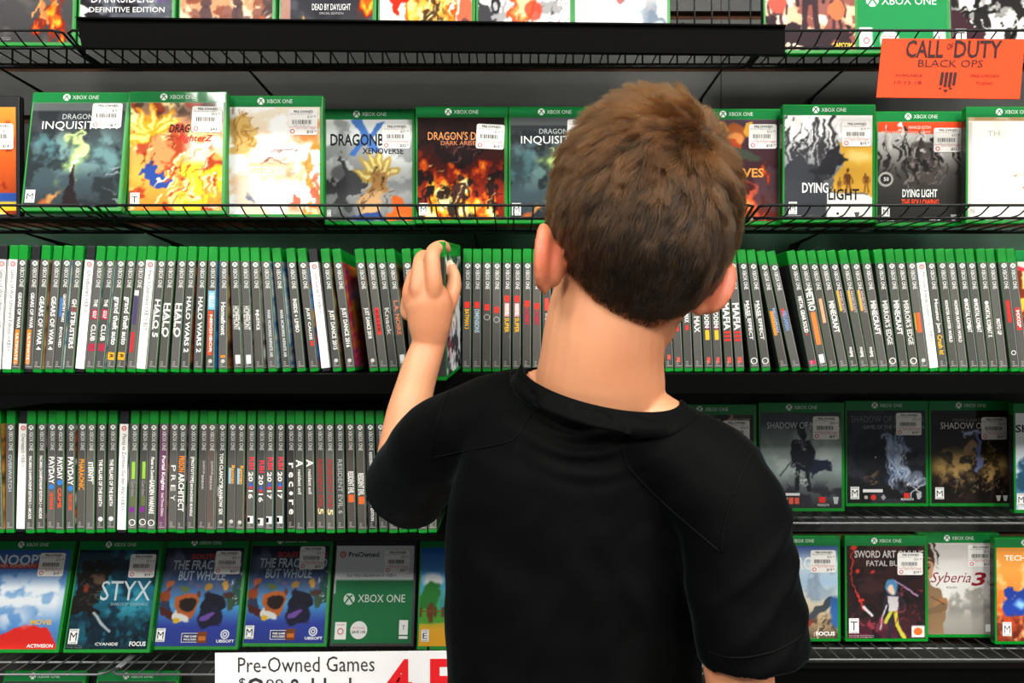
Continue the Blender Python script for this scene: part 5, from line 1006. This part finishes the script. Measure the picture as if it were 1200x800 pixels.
def remesh(mb, name, m, voxel, smooth=6, fac=.5):
    me = bpy.data.meshes.new('tmp'); me.from_pydata(mb.v, [], mb.f)
    bm = bmesh.new(); bm.from_mesh(me); bmesh.ops.recalc_face_normals(bm, faces=bm.faces[:]) ; bm.to_mesh(me); bm.free()
    o = bpy.data.objects.new('tmp', me); C.objects.link(o)
    r = o.modifiers.new('r', 'REMESH'); r.mode = 'VOXEL'; r.voxel_size = voxel
    s = o.modifiers.new('s', 'SMOOTH'); s.iterations = smooth; s.factor = fac
    dg = bpy.context.evaluated_depsgraph_get(); dg.update()
    res = bpy.data.meshes.new_from_object(o.evaluated_get(dg)); bpy.data.objects.remove(o); bpy.data.meshes.remove(me)
    res.name = name; res.materials.clear(); res.materials.append(m); res.shade_smooth(); return res

boy = empty('person', V(.06, .74, -CAMZ), 'boy seen from behind in a black short-sleeved shirt, left hand pulling out a case', 'person')
inv = Matrix.Translation(-boy.location)
def child(name, me, m=None, parent=None):
    o = link(name, me, m, parent or boy); o.matrix_parent_inverse = inv if parent is None else parent_inv(parent); return o
def parent_inv(p): return Matrix.Identity(4)

HC = V(.1125, .695, .106)
RH = (Matrix.Rotation(R(8), 3, 'Z') @ Matrix.Rotation(R(8), 3, 'Y') @ Matrix.Rotation(R(-6), 3, 'X'))
def H(x, y, z): return HC + RH @ Vector((x, y, z))
SR = Vector((.0765, .093, .1))
b = MB()
ellipsoid(b, HC, SR, RH, 32, 22)
ellipsoid(b, H(0, .028, -.045), (.062, .066, .068), RH, 28, 18)            # face
ellipsoid(b, H(0, .062, -.092), (.034, .03, .026), RH)                       # chin and jaw
ellipsoid(b, H(0, .03, -.088), (.05, .05, .032), RH)
ellipsoid(b, H(0, .078, .005), (.05, .02, .014), RH)                         # brow
for s_ in (-1, 1): ellipsoid(b, H(s_ * .03, .074, -.045), (.022, .018, .022), RH)   # cheeks
ring_loft(b, [(H(0, .088, -.008), .007, .007), (H(0, .1, -.028), .009, .009), (H(0, .104, -.038), .0125, .01)], 14)
for s_ in (-1, 1): ellipsoid(b, H(s_ * .009, .098, -.04), (.007, .009, .006), RH, 12, 8)
ellipsoid(b, H(0, .09, -.062), (.022, .009, .006), RH, 14, 8); ellipsoid(b, H(0, .088, -.07), (.019, .009, .006), RH, 14, 8)
EARS = []
# ears: a back shell with a rolled rim
for s_ in (-1, 1):
    fl = R(40) if s_ > 0 else R(24)
    ER = RH @ Matrix.Rotation(s_ * fl, 3, 'Z') @ Matrix.Rotation(s_ * R(20 if s_ > 0 else 3), 3, 'Y')
    ec = H(s_ * (.0575 if s_ > 0 else .0765), -.008, -.05 if s_ > 0 else -.050)
    # local ear frame: x outward normal of the ear plate, y forward, z up; plate runs backward from its root
    pts = []; EARS.append(ec + RH @ Vector((s_ * .012, -.01, 0)))
    for k in range(13):
        t = R(-75 + 285 * k / 12); pts.append((ec + ER @ Vector((s_ * .005, -.011 - .0148 * math.sin(t) * (1 if math.sin(t) > 0 else .6), .0258 * math.cos(t) * (1 if math.cos(t) > 0 else .95))), .0038, .0038))
    ring_loft(b, pts, 10)
    ellipsoid(b, ec + ER @ Vector((s_ * .001, -.011, .002)), (.0048, .0158, .024), ER, 18, 12)
    ellipsoid(b, ec + ER @ Vector((s_ * -.004, -.002, -.004)), (.009, .012, .02), ER, 14, 10)
    ellipsoid(b, ec + ER @ Vector((s_ * .003, -.004, -.0225)), (.0042, .0075, .008), ER, 12, 8)   # lobe
# neck, shoulders, trunk
ring_loft(b, smooth_path([(P(732, 315, .71), .05, .056), (P(713, 365, .708), .053, .057), (P(706, 410, .71), .0545, .058), (P(703, 450, .716), .058, .056), (P(702, 488, .735), .055, .045)]), 28)
ring_loft(b, smooth_path([(P(560, 492, .765), .03, .03, (0, 1, 0)), (P(620, 478, .74), .035, .034, (0, 1, 0)), (P(700, 478, .725), .045, .045, (0, 1, 0)), (P(770, 510, .705), .036, .036, (0, 1, 0)), (P(840, 550, .685), .032, .032, (0, 1, 0))]), 20)
ring_loft(b, smooth_path([(V(.07, .73, -.10), .105, .06), (V(.062, .74, -.16), .106, .068), (V(.058, .745, -.24), .1, .07), (V(.056, .745, -.33), .09, .064), (V(.056, .745, -.43), .1, .07), (V(.056, .745, -.52), .104, .074)]), 28)
# legs
for s_ in (-1, 1):
    x = .056 + s_ * .052
    ring_loft(b, smooth_path([(V(x, .745, -.52), .052, .062), (V(x + s_ * .004, .748, -.66), .05, .056), (V(x + s_ * .006, .75, -.79), .038, .041), (V(x + s_ * .006, .742, -.88), .041, .045), (V(x + s_ * .006, .742, -1.0), .03, .032), (V(x + s_ * .006, .745, -1.1), .024, .027), (V(x + s_ * .008, .75, -1.15), .025, .03)]), 18)
    ellipsoid(b, V(x + s_ * .012, .79, -1.165), (.033, .075, .024))
# right arm, hanging
RS, RE, RW = P(838, 562, .68), V(.196, .652, -.355), V(.205, .70, -.55)
ring_loft(b, smooth_path([(RS, .036, .038), (RS.lerp(RE, .35), .032, .034), (RS.lerp(RE, .8), .027, .029), (RE, .027, .028), (RE.lerp(RW, .3), .028, .027), (RW, .019, .015), (V(.205, .712, -.585), .024, .013)]), 18)
ring_loft(b, [(V(.205, .705, -.56), .02, .013, (0, 1, 0)), (V(.205, .718, -.6), .032, .013, (0, 1, 0)), (V(.204, .724, -.63), .034, .012, (0, 1, 0))], 16)
def finger(pts, rr): ring_loft(b, smooth_path([(p, r * 1.03, r) for p, r in zip(pts, rr)], 4), 14)
for i, (dy, L) in enumerate(((.02, .062), (.007, .07), (-.007, .064), (-.02, .05))):
    p0 = V(.204, .724 + dy, -.63); finger([p0, p0 + Vector((-.002, .002, -L * .45)), p0 + Vector((-.012, .004, -L * .78)), p0 + Vector((-.024, .004, -L))], (.0082, .0078, .0072, .0062))
finger([V(.2, .738, -.575), V(.19, .754, -.605), V(.184, .76, -.63), V(.178, .762, -.65)], (.011, .0095, .0085, .007))
# left arm, reaching to the shelf
LS, LE, LW = P(552, 508, .77), P(467, 583, .925), P(502, 404, .968)
ring_loft(b, smooth_path([(LS, .036, .036), (LS.lerp(LE, .5), .033, .033), (LE + Vector((.004, -.004, .004)), .03, .03)]), 18)
ring_loft(b, smooth_path([(LE, .029, .029), (P(468, 545, .94), .028, .0275), (P(476, 495, .952), .0265, .026), (P(490, 440, .962), .023, .021), (LW, .0208, .0155), (P(503, 390, .966), .0225, .0155)]), 20)
ring_loft(b, smooth_path([(P(503, 398, .966), .0215, .0145), (P(503, 378, .963), .0262, .0155), (P(502, 356, .961), .0288, .0155), (P(497, 342, .961), .0245, .0125)]), 20)
ellipsoid(b, P(518, 366, .965), (.013, .013, .021))                           # thumb mount
finger([P(510, 372, .967), P(522, 360, .972), P(530, 342, .982), P(532, 326, .99), P(528.5, 312, .995)], (.0125, .0115, .0098, .0086, .0066))
finger([P(508, 350, .956), P(508.5, 334, .953), P(507, 312, .955), P(507, 297, .961), P(512, 290.5, .974), P(519, 288.5, .988), P(523, 292, .998)], (.010, .0104, .0096, .0092, .0084, .0076, .0064))
finger([P(491, 350, .958), P(489.5, 336, .957), P(491, 318, .963), P(493, 305, .972), P(497, 300, .985), P(500, 304, 1.0), P(502, 314, 1.008)], (.010, .0102, .0092, .0088, .0082, .0075, .0064))
finger([P(481, 356, .966), P(480, 344, .968), P(482.5, 330, .977), P(486, 321, .99), P(490, 320, 1.003), P(494, 327, 1.012)], (.0092, .0094, .0084, .008, .0074, .0062))
finger([P(478, 368, .972), P(477, 360, .977), P(478, 349, .987), P(482, 342, .999), P(487, 343, 1.009), P(491, 349, 1.014)], (.0085, .0085, .0076, .007, .0066, .0056))
body = remesh(b, 'body', M['skin'], .0021, 5, .5)
nv_ = len(body.vertices); bc = np.empty(nv_ * 3); body.vertices.foreach_get('co', bc); bc = bc.reshape(-1, 3); fl_ = np.zeros(nv_)
for c_, s_, am in [(e_, .03, .75) for e_ in EARS] + [(P(x_, y_, .96), .011, .28) for x_, y_ in ((489, 334), (507, 332), (480, 342), (531, 342))]:
    fl_ = np.maximum(fl_, am * np.exp(-(np.linalg.norm(bc - np.array(c_), axis=1) / s_) ** 3))
body.attributes.new('flush', 'FLOAT', 'POINT').data.foreach_set('value', fl_.astype(np.float32))
child('body', body)
mb = MB(); nb = P(527.5, 309.5, .9905)
ellipsoid(mb, nb, (.0042, .0012, .0058), Matrix.Rotation(R(-10), 3, 'Y') @ Matrix.Rotation(R(-14), 3, 'X'), 12, 8); child('fingernail', mb.mesh('fingernail', M['nail'], True))
for s_ in (-1, 1):
    mb = MB(); ellipsoid(mb, H(s_ * .03, .071, -.014), (.0125, .0125, .0125), RH, 16, 12); ob = child('eye', mb.mesh('eye', M['eye'], True))
    mb = MB(); ellipsoid(mb, H(s_ * .03, .0818, -.014), (.0055, .0025, .0055), RH, 12, 8); i_ = link('iris', mb.mesh('iris', M['iris'], True), None, ob)
mb = MB(); ellipsoid(mb, H(0, .0965, -.066), (.017, .004, .0055), RH, 14, 8); child('lips', mb.mesh('lips', M['lip'], True))

# ---- shirt
b = MB()
ring_loft(b, smooth_path([(P(548, 503, .77), .047, .044, (0, 1, 0)), (P(620, 487, .745), .05, .046, (0, 1, 0)), (P(700, 502, .73), .066, .052, (0, 1, 0)), (P(775, 530, .705), .052, .046, (0, 1, 0)), (P(838, 560, .685), .05, .047, (0, 1, 0))]), 26)
ring_loft(b, smooth_path([(V(.07, .73, -.115), .118, .072), (V(.062, .738, -.16), .1215, .08), (V(.058, .744, -.23), .121, .084), (V(.0575, .745, -.31), .119, .084), (V(.057, .745, -.4), .122, .088), (V(.057, .745, -.5), .126, .09)]), 34, True)
ring_loft(b, smooth_path([(P(558, 505, .765), .048, .048), (P(520, 522, .805), .050, .050), (P(497, 546, .85), .0475, .048), (P(475, 574, .908), .049, .048)]), 26, False)
RSl = smooth_path([(P(826, 560, .685), .05, .05), (P(855, 600, .674), .0485, .05), (P(863, 640, .668), .046, .05), (P(873, 700, .662), .0465, .05), (P(884, 772, .658), .0468, .05)])
ring_loft(b, RSl, 26, False)
shirt = remesh(b, 'shirt', M['shirt'], .0032, 12, .6)
n = len(shirt.vertices); co = np.empty(n * 3); shirt.vertices.foreach_get('co', co); co = co.reshape(-1, 3)
no = np.empty(n * 3); shirt.vertices.foreach_get('normal', no); no = no.reshape(-1, 3)
x, y, z = co[:, 0], co[:, 1], co[:, 2] - CAMZ
def sm(a, lo, hi): t = np.clip((a - lo) / (hi - lo), 0, 1); return t * t * (3 - 2 * t)
def g(a, s): return np.exp(-(a / s) ** 2)
back = sm(-no[:, 1], 0, .5)
d = np.zeros(n)
for z0, cv, s_, am, xc, xw in ((-.068, 6, .0035, .0030, .055, .035), (-.080, 7, .004, .0036, .06, .036), (-.095, 6, .0045, .003, .06, .034), (-.112, 5, .006, .002, .065, .04)):
    d += am * g(z - (z0 + cv * (x - xc) ** 2), s_) * g(x - xc, xw) * back
    d -= am * .7 * g(z - (z0 - .006 + cv * (x - xc) ** 2), s_) * g(x - xc, xw) * back
# long soft drapes of the back and the sleeve
for x0, sl, s_, am, z0, zw in ((.02, .5, .012, .004, -.3, .12), (.08, -.35, .016, .0045, -.32, .14), (.125, -.6, .01, .0035, -.25, .1), (-.02, .35, .01, .003, -.25, .1)):
    d += am * g(x - (x0 + sl * (z + .25)), s_) * g(z - z0, zw) * back
for z0, sl, s_, am in ((-.17, .9, .007, .0028), (-.21, 1.1, .009, .003), (-.25, .8, .008, .002)):
    d += am * g(z - (z0 + sl * (x - .2)), s_) * sm(x, .15, .18)
for k_, (sc, am) in enumerate(((38, .0016), (85, .0006))):
    d += am * np.sin(sc * x + 1.7 * np.sin(sc * .8 * z + k_)) * np.sin(sc * .9 * z + 1.3 * np.sin(sc * .7 * y + x * sc))
co = co + no * d[:, None]
shirt.vertices.foreach_set('co', co.ravel()); shirt.update()
# neckline: ring round the neck
NL, NR, NBk = P(610, 437, .712), P(800, 479, .695), P(702, 487, .652)
NC = (NL + NR) / 2
def neck_pt(t, k=1.0, dz=0):
    sv = (NC - NBk) if math.sin(t) < 0 else Vector((.004, .066, -.03))
    return NC + (NR - NL) / 2 * math.cos(t) * k + sv * math.sin(t) * k + Vector((0, 0, dz))
bm = bmesh.new(); bm.from_mesh(shirt)
ux = (NR - NL) / 2
def neck_kill(p):
    dx, dy = p.x - NC.x, p.y - NC.y
    sy = .066 if dy > 0 else (NC.y - NBk.y)
    u_, v_ = dx / ux.x, dy / sy
    if u_ * u_ + v_ * v_ > .97: return False
    zp = NC.z + ux.z * u_ + ((NC.z - NBk.z) if v_ < 0 else -.03) * v_
    return p.z > zp - .03 + (.02 if v_ < 0 else 0)
kill = [f for f in bm.faces if neck_kill(f.calc_center_median())]
e1, d1 = P(475, 574, .908), (P(475, 574, .908) - P(497, 546, .85)).normalized()
e2, d2 = P(884, 772, .658), (P(884, 772, .658) - P(873, 700, .662)).normalized()
ks = set(kill)
for f in bm.faces:
    c_ = f.calc_center_median()
    for e_, d_ in ((e1, d1), (e2, d2)):
        if (c_ - e_).length < .06 and (c_ - e_).dot(d_) > -.0045 and f.normal.dot(d_) > .75: ks.add(f)
bmesh.ops.delete(bm, geom=list(ks), context='FACES')
bm.to_mesh(shirt); bm.free(); shirt.shade_smooth()
so = child('shirt', shirt)
md = so.modifiers.new('cloth_thickness', 'SOLIDIFY'); md.thickness = .0014; md.offset = -1
bm = bmesh.new(); bm.from_mesh(shirt); bvh = BVHTree.FromBMesh(bm); bm.free()
# ribbed collar band
N = 72; prof = [(.955, .004), (.97, .0075), (1.0, .008), (1.06, .0035), (1.13, -.0035), (1.15, -.006), (1.13, -.0075), (1.03, -.001), (.97, .002)]
vs = []; fs = []
for i in range(N):
    t = 2 * math.pi * i / N
    for j, (k, dz) in enumerate(prof):
        p = neck_pt(t, k, dz)
        if j in (3, 4, 5):
            q = bvh.find_nearest(p)
            if q[0] is not None and (q[0] - p).length < .02 and q[1].length > 0:
                off = {3: .0022, 4: .0014, 5: .0006}[j]; p = p.lerp(q[0] + q[1] * off, {3: .5, 4: .85, 5: 1}[j])
        vs.append(p)
for i in range(N):
    for j in range(len(prof)): fs.append((i * 9 + j, i * 9 + (j + 1) % 9, ((i + 1) % N) * 9 + (j + 1) % 9, ((i + 1) % N) * 9 + j))
mb = MB(); mb.add(vs, fs); cme = mb.mesh('collar', M['shirt'], True)
co_ = link('collar', cme, None, so)
# flat seams stitched on the shirt
def cast(px, py):
    o = Vector((0, 0, CAMZ)); dr = (P(px, py, 1) - o).normalized(); h = bvh.ray_cast(o, dr)
    return (h[0] + h[1] * .0004) if h[0] is not None else None
def seam_line(pts, r=.0008, off=0):
    out = []
    for (x0, y0), (x1, y1) in zip(pts, pts[1:]):
        n_ = max(int(math.hypot(x1 - x0, y1 - y0) / 4), 1)
        for k in range(n_):
            p = cast(x0 + (x1 - x0) * k / n_ + off, y0 + (y1 - y0) * k / n_ + off)
            if p is not None and (not out or (p - out[-1]).length < .03): out.append(p)
    if len(out) > 3:
        for _ in range(2): out = [out[0]] + [(out[i - 1] + out[i] * 2 + out[i + 1]) / 4 for i in range(1, len(out) - 1)] + [out[-1]]
        mb = MB(); mb.tube(out, r, 6); link('seam', mb.mesh('seam', M['thread'], True), None, so)
for pts in ([(508, 536), (535, 530), (570, 524), (600, 517), (607, 510), (614, 496), (626, 484)],
            [(733, 506), (731, 520), (731, 535), (736, 547), (755, 568), (790, 600), (820, 626), (846, 648)],
            [(846, 648), (847, 625), (853, 600), (862, 572), (873, 545), (884, 524)],
            [(530, 452), (520, 470), (512, 495), (507, 520), (505, 545)],
            [(832, 764), (850, 770), (875, 770), (905, 764), (930, 752), (944, 740)]):
    seam_line(pts, .0007)

# ---- shorts and shoes
b = MB()
ring_loft(b, smooth_path([(V(.056, .745, -.45), .11, .08), (V(.056, .745, -.52), .115, .088), (V(.056, .745, -.58), .117, .088)]), 26, False)
for s_ in (-1, 1): ring_loft(b, smooth_path([(V(.056 + s_ * .054, .745, -.53), .06, .08), (V(.056 + s_ * .058, .748, -.66), .063, .072), (V(.056 + s_ * .06, .75, -.76), .065, .07)]), 22, False)
child('shorts', remesh(b, 'shorts', M['shorts'], .006, 6, .5))
for s_ in (-1, 1):
    b = MB(); x_ = .056 + s_ * .068
    ellipsoid(b, V(x_, .80, -1.155), (.038, .085, .032)); ellipsoid(b, V(x_ - s_ * .004, .76, -1.13), (.034, .045, .045)); ring_loft(b, [(V(x_ - s_ * .004, .748, -1.12), .034, .036), (V(x_ - s_ * .005, .746, -1.09), .032, .036)], 16, False)
    sh_ = child('shoe', remesh(b, 'shoe', M['shoe'], .005, 4, .5))
    mb = MB(); N_ = 24
    vs = [(x_ + .041 * math.cos(2 * math.pi * k / N_), .793 + .095 * math.sin(2 * math.pi * k / N_), zz_) for zz_ in (.0, .022) for k in range(N_)]
    mb.add(vs, [tuple(range(N_))[::-1], tuple(range(N_, 2 * N_))] + [(k, (k + 1) % N_, N_ + (k + 1) % N_, N_ + k) for k in range(N_)]); link('sole', mb.mesh('sole', M['sole']), None, sh_)

# ---- hair: short strands grown from the scalp round a crown whorl
rng = np.random.RandomState(5)
NS = 62000
RHn = np.array(RH); SRn = np.array(SR)
u = rng.normal(size=(NS * 2, 3)); u /= np.linalg.norm(u, axis=1)[:, None]
az = np.degrees(np.arctan2(np.abs(u[:, 0]), -u[:, 1]))                    # 0 at the back of the head, 180 at the face
hl = np.interp(az, [0, 25, 45, 60, 72, 84, 100, 118, 140, 180], [-.985, -.965, -.90, -.80, -.66, -.50, -.33, -.1, .32, .42])
u = u[(u[:, 2] > hl + rng.normal(size=len(u)) * .022)][:NS]; NS = len(u)
az = np.degrees(np.arctan2(np.abs(u[:, 0]), -u[:, 1])); hl = np.interp(az, [0, 25, 45, 60, 72, 84, 100, 118, 140, 180], [-.985, -.965, -.90, -.80, -.66, -.50, -.33, -.1, .32, .42])
p = u * SRn; nrm = u / SRn; nrm /= np.linalg.norm(nrm, axis=1)[:, None]
Wd = np.array([.36, -.70, .60]); Wd /= np.linalg.norm(Wd)
def lown(q, k, ph): return np.sin(q @ np.array([3.1, 5.3, 4.2]) * k + ph) * np.cos(q @ np.array([-4.7, 2.9, 3.7]) * k + ph * 2.1)
def flow(u, nrm):
    dist = np.arccos(np.clip(u @ Wd, -1, 1))
    t = u - Wd; t -= nrm * (t * nrm).sum(1)[:, None]; t /= np.linalg.norm(t, axis=1)[:, None] + 1e-9
    bt = np.cross(nrm, t); ang = np.radians(70) * np.exp(-dist / .45) + .4 * lown(u, 1.0, .4) + .5 * lown(u, 2.6, 1.7)
    f = t * np.cos(ang)[:, None] + bt * np.sin(ang)[:, None]
    down = np.array([0, 0, -1.]) - nrm * (-nrm[:, 2])[:, None]
    k = np.clip((dist - .5) / .8, 0, 1) * np.clip((.75 - u[:, 2]) / .9, 0, 1) * 1.6
    f = f + down * k[:, None]
    left = np.clip((u[:, 2] - .2) / .5, 0, 1) * .55                         # the top is brushed towards the left front
    f = f + np.array([-.7, .4, 0.]) * left[:, None]
    f -= nrm * (f * nrm).sum(1)[:, None]; f /= np.linalg.norm(f, axis=1)[:, None] + 1e-9
    return f, dist
f, dist = flow(u, nrm)
f += rng.normal(size=f.shape) * .2; f -= nrm * (f * nrm).sum(1)[:, None]; f /= np.linalg.norm(f, axis=1)[:, None]
zt = u[:, 2]
L = np.interp(zt, [-1, -.85, -.6, -.2, .3, .7, 1], [.006, .009, .014, .020, .027, .034, .038]) * rng.uniform(.72, 1.12, NS)
near = np.clip((zt - hl) / .12, .45, 1); L *= near
lift = np.radians(np.interp(zt, [-1, -.6, 0, .5, 1], [8, 11, 16, 27, 36]) - 6 * np.exp(-(dist / .16) ** 2) + rng.normal(size=NS) * 8 + 12 * lown(u, 2.6, .9))
S = np.array([0, .22, .46, .72, 1.0]); K = len(S)
dirv = f * np.cos(lift)[:, None] + nrm * np.sin(lift)[:, None]
pos = p[:, None, :] + (S * 1.0)[None, :, None] * L[:, None, None] * dirv[:, None, :] - nrm[:, None, :] * (L * .28)[:, None, None] * (S ** 2)[None, :, None] * np.sin(lift * 1.6)[:, None, None]
# clumping into tufts
NCl = 1500; ci = rng.choice(NS, NCl, replace=False); cp = p[ci]; ctip = pos[ci]
near_i = np.empty(NS, int)
for a0 in range(0, NS, 6000):
    q = p[a0:a0 + 6000]; near_i[a0:a0 + 6000] = ((q[:, None, :] - cp[None]) ** 2).sum(2).argmin(1)
cl = np.interp(zt, [-.9, -.3, .4, 1], [.15, .5, .8, .88]) * rng.uniform(.6, 1.1, NS)
wgt = cl[:, None] * (S ** 1.6)[None]
pos = pos * (1 - wgt[..., None]) + (ctip[near_i] + (L / L[ci][near_i] - 1)[:, None, None] * 0) * wgt[..., None]
# keep every point outside the skull
q = pos / SRn; r_ = np.linalg.norm(q, axis=2); mn = 1.0 + .012 * np.minimum(S, 1)[None] + .004
fix = r_ < mn; pos = np.where(fix[..., None], pos * (mn / np.maximum(r_, 1e-6))[..., None], pos)
pos[:, 0] = p * .995
wpos = pos.reshape(-1, 3) @ RHn.T + np.array(HC)
hc = bpy.data.hair_curves.new('hair'); hc.add_curves([K] * NS)
hc.position_data.foreach_set('vector', wpos.astype(np.float32).ravel())
ra = hc.attributes.get('radius') or hc.attributes.new('radius', 'FLOAT', 'POINT')
rr = np.tile(np.array([1, .95, .8, .55, .12]), NS) * .00015 * np.repeat(rng.uniform(.8, 1.25, NS), K)
ra.data.foreach_set('value', rr.astype(np.float32))
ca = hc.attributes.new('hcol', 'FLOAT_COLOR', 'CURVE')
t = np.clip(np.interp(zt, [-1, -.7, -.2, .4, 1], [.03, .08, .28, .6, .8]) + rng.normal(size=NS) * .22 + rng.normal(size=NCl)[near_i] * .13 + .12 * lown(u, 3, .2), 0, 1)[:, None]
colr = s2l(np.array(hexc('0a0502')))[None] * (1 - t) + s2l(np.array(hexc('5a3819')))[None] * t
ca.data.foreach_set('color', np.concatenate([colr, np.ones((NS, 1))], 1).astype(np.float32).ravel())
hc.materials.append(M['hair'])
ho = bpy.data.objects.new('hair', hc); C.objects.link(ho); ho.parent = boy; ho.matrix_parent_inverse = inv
# the dark scalp under the strands
mb = MB(); nu, nv = 48, 40; vs = []; ok = []
for j in range(nv + 1):
    ph = math.pi * (j + .02) / (nv + .04)
    for i in range(nu):
        th = 2 * math.pi * i / nu; d_ = Vector((math.sin(ph) * math.cos(th), math.sin(ph) * math.sin(th), math.cos(ph)))
        a_ = math.degrees(math.atan2(abs(d_.x), -d_.y)); h_ = float(np.interp(a_, [0, 25, 45, 60, 72, 84, 100, 118, 140, 180], [-.985, -.965, -.90, -.80, -.66, -.50, -.33, -.1, .32, .42]))
        ok.append(d_.z > h_ + .03); vs.append(HC + RH @ Vector((d_.x * SR.x, d_.y * SR.y, d_.z * SR.z)) * 1.014)
fs = [(j * nu + i, (j + 1) * nu + i, (j + 1) * nu + (i + 1) % nu, j * nu + (i + 1) % nu) for j in range(nv) for i in range(nu)]
fs = [q_ for q_ in fs if all(ok[k] for k in q_)] + [tuple(range(nu))]
mb.add(vs, fs); child('scalp', mb.mesh('scalp', M['scalp'], True))
